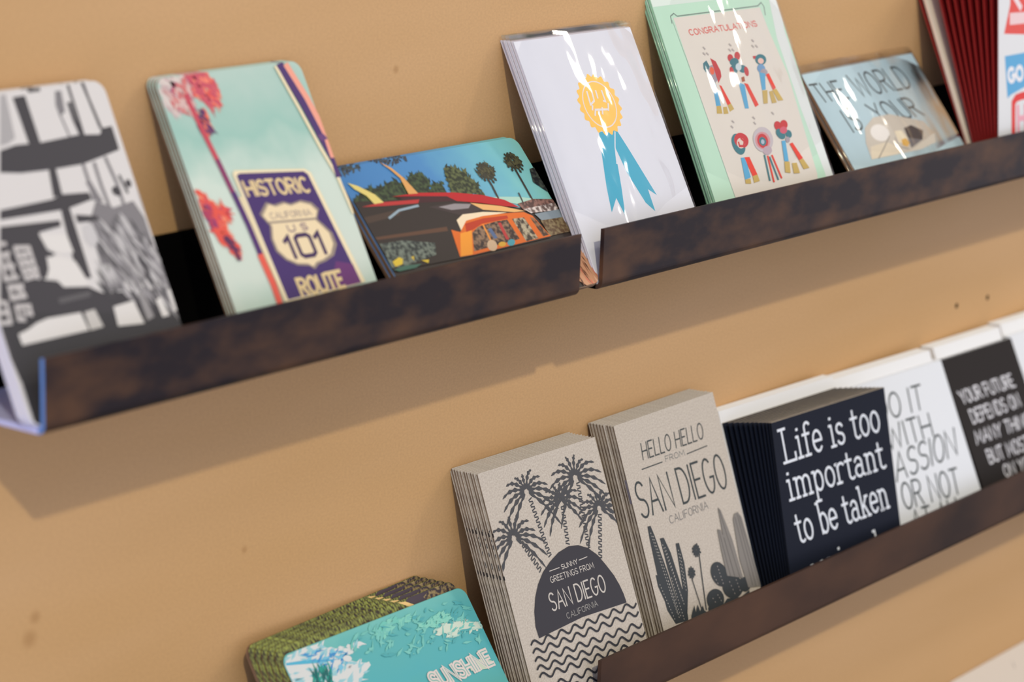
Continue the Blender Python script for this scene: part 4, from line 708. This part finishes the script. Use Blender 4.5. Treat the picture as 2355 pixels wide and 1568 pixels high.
  ["P",[58,62,66],[[100.0,29.8],[99.5,31.0],[98.7,32.2],[97.5,33.2],[96.1,33.9],[94.5,34.4],[92.9,34.5],[91.4,34.3],[90.0,33.8],[88.9,33.0],[88.1,32.0],[87.7,30.8],[87.8,29.6],[88.3,28.4],[89.1,27.2],[90.3,26.2],[91.7,25.5],[93.3,25.0],[94.9,24.9],[96.4,25.1],[97.8,25.6],[98.9,26.4],[99.7,27.4],[100.1,28.6]]],
  ["D",[170,160,156],1.0,[[69.4,48.8],[71.3,35.0]]],
  ["D",[170,160,156],1.0,[[63.3,43.7],[66.0,36.4]]],
  ["D",[170,160,156],1.0,[[77.9,36.6],[81.1,25.7]]],
  ["D",[170,160,156],1.0,[[85.5,35.8],[87.4,26.3]]],
  ["D",[170,160,156],1.0,[[56.0,31.2],[60.4,23.4]]],
  ["D",[170,160,156],1.0,[[62.1,31.8],[65.2,25.5]]],
  ["P",[132,126,122],[[78.9,69.9],[82.2,68.5],[86.7,52.3],[89.3,35.4],[77.2,39.6],[77.7,57.9]]],
  ["P",[132,126,122],[[85.1,82.9],[87.3,80.2],[92.0,60.0],[93.6,33.7],[86.8,36.6],[83.0,62.2]]],
  ["P",[132,126,122],[[98.2,72.0],[100.9,74.9],[105.0,75.1],[107.8,70.8],[109.3,51.2],[110.7,24.2],[96.6,26.8],[94.8,45.8]]],
  ["L",[88,84,82],0.5,[[80.1,69.0],[80.6,38.2]]],
  ["L",[88,84,82],0.5,[[85.6,81.7],[90.2,35.1]]],
  ["L",[88,84,82],0.5,[[100.5,72.6],[101.8,27.1]]],
  ["L",[88,84,82],0.5,[[105.5,72.5],[109.1,25.2]]],
  ["L",[88,84,82],0.5,[[103.7,74.0],[105.2,25.6]]],
  ["L",[88,84,82],0.5,[[83.5,63.2],[85.0,37.0]]],
  ["P",[58,62,66],[[30.7,25.8],[35.8,31.0],[35.6,26.2],[39.4,30.6],[40.3,26.0],[44.4,28.8],[44.8,25.3],[47.0,23.7],[29.9,23.9]]],
  ["P",[58,62,66],[[50.0,26.2],[54.1,26.7],[66.6,24.0],[71.4,26.1],[86.1,23.3],[96.8,25.0],[96.4,21.7],[48.3,22.2]]],
 ],
 'life': [
  ["T",[226,230,240],1.8,"Life is too",[8.3,98.5],[121.3,98.6],[6.2,120.6],1],
  ["T",[226,230,240],1.8,"important",[9.6,73.4],[121.6,72.7],[7.4,93.8],1],
  ["T",[226,230,240],1.8,"to be taken",[13.7,43.7],[120.6,45.1],[10.3,64.9],1],
  ["T",[226,230,240],1.8,"seriously",[22.9,14.6],[118.9,14.3],[19.7,33.2],1],
 ],
 'doit': [
  ["T",[44,54,56],1.6,"DO IT",[44.1,96.8],[102.2,96.0],[47.3,114.1],0],
  ["T",[44,54,56],1.6,"WITH",[46.3,75.8],[102.9,74.9],[47.7,92.7],0],
  ["T",[44,54,56],1.6,"PASSION",[29.4,52.4],[124.4,56.8],[34.8,71.4],0],
  ["T",[44,54,56],1.6,"OR NOT",[43.7,32.5],[115.3,29.4],[46.4,50.8],0],
  ["T",[44,54,56],1.6,"AT ALL",[46.1,14.1],[110.3,11.2],[48.9,30.3],0],
 ],
 'fut': [
  ["T",[216,214,222],1.45,"YOUR FUTURE",[9.5,87.5],[85.3,87.4],[7.5,97.3],0],
  ["T",[216,214,222],1.45,"DEPENDS ON",[14.8,71.3],[84.3,71.6],[13.9,81.5],0],
  ["T",[216,214,222],1.45,"MANY THINGS",[10.9,55.8],[96.0,55.4],[11.9,65.4],0],
  ["T",[216,214,222],1.45,"BUT MOSTLY",[19.2,39.2],[92.0,38.8],[18.8,49.4],0],
  ["T",[216,214,222],1.45,"ON YOU",[33.1,25.8],[77.4,25.2],[33.6,34.5],0],
 ],
}

# ------------------------------------------------------------------ the setting: plywood wall with screw holes, shop floor
def plywood():
    m, t, p = base_mat('birch_plywood', (.6, .38, .2), .65, .2); n = t.nodes; L = t.links.new
    tc = n.new('ShaderNodeTexCoord')
    def noise(sc, stretch, det):
        mp = n.new('ShaderNodeMapping'); mp.inputs['Scale'].default_value = stretch; L(tc.outputs['Object'], mp.inputs[0])
        no = n.new('ShaderNodeTexNoise'); no.inputs['Scale'].default_value = sc; no.inputs['Detail'].default_value = det; L(mp.outputs[0], no.inputs['Vector']); return no.outputs[0]
    def ramp(f, a, b, lo, hi):
        r = n.new('ShaderNodeValToRGB'); e = r.color_ramp.elements; e[0].position = lo; e[1].position = hi; e[0].color = (*a, 1); e[1].color = (*b, 1); L(f, r.inputs[0]); return r.outputs[0]
    def mixc(f, a, b, mode='MIX'):
        x = n.new('ShaderNodeMix'); x.data_type = 'RGBA'; x.blend_type = mode
        if isinstance(f, float): x.inputs[0].default_value = f
        else: L(f, x.inputs[0])
        L(a, x.inputs[6])
        if isinstance(b, tuple): x.inputs[7].default_value = (*b, 1)
        else: L(b, x.inputs[7])
        return x.outputs[2]
    big = ramp(noise(5, (.28, 1, 1.5), 3), (.545, .318, .138), (.645, .395, .205), .34, .68)
    fine = ramp(noise(800, (.7, 1, 1), 2), (.95, .95, .95), (1.05, 1.05, 1.05), .3, .7)
    col = mixc(1.0, big, fine, 'MULTIPLY')
    for x, z, r in ((.9075, -.4110, .0028), (.7640, -.4100, .0045), (1.2560, -.3060, .0026), (1.0300, -.168, .0030), (.760, -.42, .006)):
        v = n.new('ShaderNodeVectorMath'); v.operation = 'DISTANCE'; v.inputs[1].default_value = (x, 0, z+CAMZ); L(tc.outputs['Object'], v.inputs[0])
        mr = n.new('ShaderNodeMapRange'); mr.inputs[1].default_value = r; mr.inputs[2].default_value = r*.3; mr.inputs[4].default_value = .45; L(v.outputs['Value'], mr.inputs[0])
        col = mixc(mr.outputs[0], col, (.34, .17, .06))
    L(col, p.inputs['Base Color']); return m
PLY = plywood()
bm = bmesh.new()
x0, x1, z0, z1 = -.6, 3.4, 0, 2.7
outer = [bm.verts.new(q) for q in ((x0, 0, z0), (x1, 0, z0), (x1, 0, z1), (x0, 0, z1))]
edges = [bm.edges.new((outer[i], outer[(i+1) % 4])) for i in range(4)]
rings = []
for hx, hz in ((1.6697, -.4055), (1.7181, -.4070)):                 # two old screw holes
    ring = [bm.verts.new((hx+.0021*math.cos(a), 0, hz+CAMZ+.0021*math.sin(a))) for a in [2*math.pi*i/16 for i in range(16)]]
    edges += [bm.edges.new((ring[i], ring[(i+1) % 16])) for i in range(16)]; rings.append(ring)
bmesh.ops.triangle_fill(bm, use_beauty=True, edges=edges)
for ring in rings:
    deep = [bm.verts.new((v.co.x, .012, v.co.z)) for v in ring]
    for i in range(16): bm.faces.new((ring[i], ring[(i+1) % 16], deep[(i+1) % 16], deep[i])).material_index = 1
    bm.faces.new(deep).material_index = 1
back = [bm.verts.new((v.co.x, .02, v.co.z)) for v in outer]
for i in range(4): bm.faces.new((outer[i], back[i], back[(i+1) % 4], outer[(i+1) % 4]))
bm.faces.new(back); bmesh.ops.recalc_face_normals(bm, faces=bm.faces)
wl = bm_obj('wall_back', bm, [PLY, ink((40, 34, 28), .9, .05)]); wl['kind'] = 'structure'
bm = bmesh.new(); box(bm, -.6, 4.6, -4, .02, -.05, 0)
fl = bm_obj('floor', bm, noise_mix('polished_concrete', (.20, .19, .18), (.28, .27, .26), 6, .5, .3)); fl['kind'] = 'structure'

# ------------------------------------------------------------------ the bent steel ledges
def ledge(x0, x1, lip_top, lip_bottom, depth, label, mat, floor_mat=None, back_up=.0251, end=None):
    """x in metres; lip_top and lip_bottom are heights of the outer lip below the camera"""
    zt, zb, d, th, r = lip_top+CAMZ, lip_bottom+CAMZ, depth, .0026, .0048
    o = link('display_ledge', None); o.location = (x0, 0, zb)
    tag(o, label, 'ledge', 'steel display ledges on the plywood wall')
    a = [(-d-.001, zt)] + [(-d+r-r*math.cos(R(q)), zb+r-r*math.sin(R(q))) for q in range(0, 91, 15)]
    b = [(-d+r, zb+th)] + [(-d+r-(r-th)*math.cos(R(q)), zb+r-(r-th)*math.sin(R(q))) for q in range(75, -1, -15)] + [(-d-.001+th, zt-.0004)]
    rel = lambda ps: [(y, z-zb) for y, z in ps]
    bm = bmesh.new(); profile_bar(bm, rel(a+b), 0, x1-x0); 
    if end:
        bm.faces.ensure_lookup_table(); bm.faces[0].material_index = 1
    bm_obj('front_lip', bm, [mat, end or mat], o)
    bm = bmesh.new(); profile_bar(bm, rel([(-d+r, zb), (-.0002, zb), (-.0002, zb+th), (-d+r, zb+th)]), 0, x1-x0)
    f = bm_obj('floor_plate', bm, floor_mat or BLACKENED, o)
    bm = bmesh.new(); profile_bar(bm, rel([(-.0002-th, zb+th), (-.0002, zb+th), (-.0002, zt+back_up), (-.0002-th, zt+back_up)]), 0, x1-x0)
    bm_obj('back_plate', bm, BLACKENED, o)
    return o
D_ = .0763
ledge(.7095, 1.0968, -.2589, -.29423, D_, 'dark patinated steel ledge under the pier, route and car postcards, upper left', PATINA, BLUE_LIT_STEEL, end=BLUE_LIT_END)
ledge(1.1181, 2.3, -.2589, -.29423, D_, 'brown mottled steel ledge under the award and rosette cards, upper right', PATINA)
ledge(.76, 1.0705, -.51547, -.55071, D_, 'lower left steel ledge below the frame under the turquoise sunshine postcard', RUST)
ledge(1.1215, 2.3, -.51547, -.55071, D_, 'reddish brown steel ledge of the lower row, holding the kraft notebooks and quote cards', RUST)
ledge(1.62, 2.3, -.772, -.8072, D_, 'steel ledge of the third row below the frame, under the white card at lower right', RUST)

# ------------------------------------------------------------------ things on the ledges
ZU, ZL, ZT = -29.24, -54.89, -80.54
def stand(c): c = list(c); c[2] = ZU if c[2] > -40 else ZL; return c
def wood_postcards(key, front, pitch, n, t, labels, group, edge=WOODEDGE, radius=.0062, art=None, wh=None, last=None, face=None, behind=None):
    c = stand(P[key]); w, h = [q/100 for q in (wh or P[key][5:7])]; out = []
    for k in range(n):
        q = mix(c, last, k/(n-1)) if last else c[:1]+[c[1]+pitch*k]+c[2:]
        if k == 0 or (k == 1 and behind):
            me = card_mesh('postcard', w, h, t, face or front, edge, A[art or key] if k == 0 else A[behind[1]], radius) if k == 0 else card_mesh('postcard', w, h, t, behind[0], edge, A[behind[1]], radius)
            o = link('postcard', me)
        else:
            o = out[-1].copy(); COL.objects.link(o)
        o.matrix_world = pose(q, t); tag(o, labels[k], 'postcard', group); out.append(o)
    return out
# black and white pier photograph
wood_postcards('pier', ink((216, 211, 211)), .46, 2, .0041,
    ['black and white pier photo postcard at the left end of the upper ledge', 'postcard hidden behind the black and white pier photo postcard'], 'pier photo postcards', edge=ink((214, 217, 242), .6, .2), radius=.0068)  # lilac edge: blue light from the left put into the edge colour
# historic route postcards
SKY = gradient_mat('pale_aqua_print', [(0, lin((158, 200, 188))), (.3, lin((206, 216, 206))), (.62, lin((204, 218, 208))), (.78, lin((154, 194, 184))), (1, lin((178, 202, 194)))], 'Y', .152)
c = P['ro']; c[0] -= .05; c[1] = -7.38; c[3] = 26.2
wood_postcards('ro', SKY, .222, 4, .0019, ['Historic 101 Route sign postcard with red palms, front of its stack'] + [f'{ORD[k]} wooden postcard from the front in the Historic 101 Route stack' for k in (1, 2, 3)], 'route sign postcards')
# woody car postcards
VSKY = gradient_mat('blue_sky_print', [(0, lin((70, 128, 190))), (.45, lin((80, 140, 196))), (.8, lin((120, 190, 204))), (1, lin((140, 206, 200)))], 'X', .152)
wood_postcards('van', VSKY, .40, 2, .003, ['postcard of an old car with surfboards under palms, front of its stack', 'postcard just behind the car and surfboards postcard, its blue top edge showing'], 'car and surfboard postcards')
# turquoise sunshine postcard before the orchard stack
LSKY = gradient_mat('turquoise_print', [(0, lin((112, 186, 172))), (.35, lin((88, 174, 172))), (.6, lin((84, 174, 182))), (.85, lin((92, 176, 178))), (1, lin((116, 190, 184)))], 'Y', .1)
c = P['lag']; c[1] = -7.40
ORCH = noise_mix('orchard_print', lin((58, 48, 44)), lin((152, 160, 80)), 460, .55, .2, stretch=(1.4, .7, 1), lo=.38, hi=.66, detail=3)
bk = stand(P['lagb']); f0 = stand(c)
o = link('postcard', card_mesh('postcard', c[5]/100, c[6]/100, .0027, LSKY, WOODEDGE, A['lag'], .0062)); o.matrix_world = pose(f0, .0027)
tag(o, 'turquoise Sunshine postcard with white clouds, in front of the green orchard stack', 'postcard')
om = card_mesh('postcard', bk[5]/100, bk[6]/100, .0027, ORCH, WOODEDGE, A['lagb'], .0062); prev = None
for k in range(5):
    q = mix(f0, bk, (k+1)/5); o = link('postcard', om) if prev is None else prev.copy()
    if prev is not None: COL.objects.link(o)
    o.matrix_world = pose(q, .0027); prev = o
    tag(o, f'{ORD[k]} green orchard postcard counted from behind the turquoise Sunshine postcard', 'postcard', 'orchard postcards')

# sleeved greeting cards: each one is a folded card with its envelope in a clear sleeve
def sleeved(key, w, h, t, front, art, env, edge, over, label, group, top=None):
    r = link('greeting_card', None); tag(r, label, 'greeting card', group)
    link('folded_card', card_mesh('folded_card', w, h, t*.38, front, edge, art), r)
    e = link('envelope', card_mesh('envelope', w+.001, h+.001, t*.42, env, env), r); e.location = (-.0005, -.0002, -t*.44)
    bm = bmesh.new(); l, b, rt, tp = over; th = t
    # the sleeve: a thin bag with softly closed sides, slightly bigger than its card
    prof = [(-l, -t*.45), (-l*.55, .0002), (w*.5, .0004), (w+rt*.55, .0002), (w+rt, -t*.45), (w+rt*.55, -t*.93), (w*.5, -t*.95), (-l*.55, -t*.93)]
    rows = []
    for y, sc in ((-b, .55), (h*.5, 1), (h+tp*.5, .8), (h+tp, .25)):
        rows.append([bm.verts.new((x, y, -t*.45 + (z+t*.45)*(sc if abs(z+t*.45) > .0001 else 1))) for x, z in prof])
    for i in range(3):
        for j in range(8): bm.faces.new((rows[i][j], rows[i][(j+1) % 8], rows[i+1][(j+1) % 8], rows[i+1][j])).smooth = True
    bmesh.ops.recalc_face_normals(bm, faces=bm.faces)
    bm_obj('sleeve', bm, SLEEVE, r)
    return r
def sleeved_stack(key, n, pitch, t, **k):
    labels = k.pop('labels'); group = k.pop('group'); c = stand(P[key]); w, h = c[5]/100, c[6]/100
    r = sleeved(key, w, h, t, label=labels[0], group=group, **k); r.matrix_world = pose(c, t, dz=.05)
    for i in range(1, n):
        q = copy_thing(r, pose(c, t, dx=random.uniform(-.06, .06), dy=pitch*i, dz=.05)); q['label'] = labels[i]
MINT = ink((190, 224, 202)); PAPER = ink((226, 226, 237), .6, .2)
sleeved_stack('gold', 4, .262, .0021, front=PAPER, art=A['gold'], env=ink((206, 200, 212), .7, .2), edge=PAPER, over=(.0012, .0008, .003, .0042),
    labels=['white card with gold award seal and blue ribbon tails, front of its stack'] + [f'{ORD[k]} white sleeved card from the front in the gold award stack' for k in (1, 2, 3)], group='gold award cards')
P['congr'][1] += .28
sleeved_stack('congr', 3, .26, .0021, front=MINT, art=A['congr'], env=ink((150, 196, 164), .7, .2), edge=MINT, over=(.0024, .0008, .0035, .004),
    labels=['mint bordered Congratulations card with six rosettes, front of its stack', 'second mint card from the front in the rosette Congratulations stack', 'rearmost mint card of the rosette Congratulations stack'], group='congratulations cards')
sleeved_stack('world', 2, .36, .0026, front=ink((184, 208, 219)), art=A['world'], env=BROWNKRAFT, edge=BROWNKRAFT, over=(.0018, .0008, .002, .0065),
    labels=['pale blue The World Is Your card with oyster drawing, in a glossy sleeve', 'card just behind the pale blue The World Is Your card'], group='oyster cards')

# red envelope cards fanned at the right end
r0, r1 = stand(P['red']), stand(P['redb']); w, h = .12, .15
REDPAPER = ink((150, 26, 22), .45, .35); DARKRED = ink((112, 14, 18), .45, .35)
r = link('greeting_card', None); tag(r, 'white card with red and blue lettered panels at the right edge, before the red envelopes', 'greeting card', 'cards with red envelopes')
link('folded_card', card_mesh('folded_card', w, h, .0005, ink((226, 226, 230)), ink((226, 226, 230)), A['red']), r)
e = link('envelope', card_mesh('envelope', w, h, .0006, REDPAPER, REDPAPER), r); e.location = (0, 0, -.0006)
r.matrix_world = pose(r0, .0012)
g = link('greeting_card', None)
link('folded_card', card_mesh('folded_card', w-.002, h-.002, .0004, DARKRED, DARKRED), g).location = (.001, .001, 0)
link('envelope', card_mesh('envelope', w, h, .0006, REDPAPER, REDPAPER), g).location = (0, 0, -.0005)
NR = 9
for k in range(1, NR+1):
    q = mix(r0, r1, k/NR*.84 if k < NR else 1); M = pose(q, .0012)
    o = g if k == 1 else copy_thing(g, M); o.matrix_world = M
    tag(o, f'{ORD[k]} card counted from the front in the fan of red envelopes at right' if k < NR else 'rearmost red envelope card of the fan, leaning on the plywood wall', 'greeting card', 'cards with red envelopes')
q = mix(r0, r1, .93); o = link('greeting_card', card_mesh('greeting_card', w, h, .0022, CREAM, ink((222, 190, 172), .8, .1)))
o.matrix_world = pose(q, .0022, dx=-.05); tag(o, 'cream card slipped between the two rearmost red envelopes of the fan', 'greeting card')

# kraft pocket notebooks
def notebook(w, h, t, art, staples):
    r = link('notebook', None)
    link('cover', card_mesh('cover', w, h, t*.17, KRAFT, KRAFTEDGE, art), r)
    pg = link('pages', card_mesh('pages', w-.0004, h-.001, t*.62, CREAM, KRAFTEDGE), r); pg.location = (.0004, .0005, -t*.18)
    bc = link('back_cover', card_mesh('back_cover', w, h, t*.17, KRAFT, KRAFTEDGE), r); bc.location = (0, 0, -t*.82)
    for y in ((.73,) if staples else (.27, .73)):
        bm = bmesh.new()
        if staples: box(bm, -.0003, .0004, h*y-.0075, h*y+.0075, -t*.66, -t*.34); bm_obj('staple', bm, STEEL, r)['label'] = 'steel staple'
        else: box(bm, -.00012, .0004, h*(.5+y*.36)-.0012, h*(.5+y*.36)+.0012, -t*.3, -t*.0); bm_obj('printed_edge_mark', bm, ink((50, 46, 48)), r)['label'] = 'dark printed mark wrapping the spine edge'
    return r
def notebooks(key, n, pitch, t, front, word, jit):
    c = stand(P[key]); w, h = c[5]/100, c[6]/100; grp = word + ' notebooks'
    r = notebook(w, h, t, A[key], key == 'hello'); r.matrix_world = pose(c, t); tag(r, front, 'notebook', grp)
    for k in range(1, n):
        dx, dz = jit(k); o = copy_thing(r, pose(c, t, dx=dx, dy=pitch*k, dz=max(0, dz)), 'staple')
        o['label'] = f'{ORD[k]} grey kraft notebook from the front in the {word} stack' if k < n-1 else f'rearmost grey kraft notebook of the {word} stack, against the wall'
notebooks('sd', 9, .232, .0021, 'kraft notebook with five palms over a dark Sunny Greetings from San Diego dome', 'palm dome', lambda k: (random.uniform(-.07, .05) - .012*k, 0))
notebooks('hello', 8, .226, .0020, 'kraft notebook with Hello Hello from San Diego lettering above cacti', 'Hello Hello', lambda k: ((random.uniform(-.03, .03) if k < 3 else -.10 - .02*k), 0))

# folded quote cards with white envelopes behind them
def quote_stack(key, n, last, front, edge, top, t, label, plural, env_n, env_pitch, env_w, env_h, env_dx, env_t, env_lean=None, env_y=None, fan=1):
    c = stand(P[key]); w, h = c[5]/100, c[6]/100
    me = card_mesh('greeting_card', w, h, t, front, edge, A.get(key, ()), 0, top); o = None
    for k in range(n):
        q = mix(c, last, (k/(n-1))**fan); o2 = link('greeting_card', me) if o is None else o.copy()
        if o is not None: COL.objects.link(o2)
        o = o2; o.matrix_world = pose(q, t)
        tag(o, label if k == 0 else f'{ORD[k]} folded card from the front in the {plural} stack', 'greeting card', plural + ' cards')
    q = list(last); e = None
    if env_lean: q[3] = env_lean
    if env_y: q[1] = env_y
    em = card_mesh('envelope', env_w, env_h, env_t, WHITE, WHITE)
    for k in range(env_n):
        e2 = link('envelope', em) if e is None else e.copy()
        if e is not None: COL.objects.link(e2)
        e = e2; e.matrix_world = pose(q, env_t, dx=env_dx, dy=env_pitch*(k+.6))
        tag(e, f'{ORD[k]} white envelope from the front behind the {plural} cards', 'envelope', f'white envelopes behind the {plural} cards')
NAVY = ink((22, 27, 42), .6, .15); INKEDGE = ink((7, 7, 10), .6, .2); CHAR = ink((38, 33, 33), .6, .15); QW = ink((226, 228, 236), .6, .2)
P['life'][1] += .2; P['life'][5] += .35; lb = stand(P['lifeb']); lb[4] = -2.6; lb[0] += .0
quote_stack('life', 12, lb, NAVY, INKEDGE, CREAM, .0006, 'navy quote card reading Life is too important to be taken, front of its fan', 'navy Life quote', 4, .22, .132, .1345, -.05, .0019, fan=1.3)
c = stand(P['doit']); b = list(c); b[1] += .54
quote_stack('doit', 4, b, QW, QW, QW, .0012, 'white hand lettered passion quote card right of the navy Life card', 'white passion quote', 6, .185, c[5]/100-.006, c[6]/100+.006, -.15, .0016, 20.5, -5.7)
c = stand(P['fut']); b = list(c); b[1] += .54
quote_stack('fut', 4, b, CHAR, INKEDGE, QW, .0012, 'charcoal Your Future Depends on Many Things quote card at lower right', 'charcoal Your Future quote', 6, .185, c[5]/100-.006, c[6]/100+.006, -.15, .0016, 20.5, -5.7)
c = stand(P['fut']); c[0] += 10.35; P['far'] = c; b = list(c); b[1] += .54
quote_stack('far', 4, b, QW, QW, QW, .0012, 'blank white card at the right edge beside the charcoal Your Future card', 'blank white right edge', 6, .185, c[5]/100-.006, c[6]/100+.006, -.15, .0016, 20.5, -5.7)

# white card of the row below, peeping in at the lower right corner
c = [168.6, -6.2, ZT, 33, 0]
o = link('greeting_card', card_mesh('greeting_card', .15, .111, .0012, ink((212, 198, 186)), ink((212, 198, 186)), [('L', (176, 164, 156), 1.6, [[92, 96], [93, 100.5]])]))
o.matrix_world = pose(c, .0012); tag(o, 'off white card cut off at the lower right corner of the picture', 'greeting card', 'third row cards')
o = link('greeting_card', card_mesh('greeting_card', .15, .107, .0012, ink((60, 70, 70)), ink((60, 70, 70))))
o.matrix_world = pose(c, .0012, dx=-.5, dy=.18); tag(o, 'dark card just behind the off white card in the lower right corner', 'greeting card')
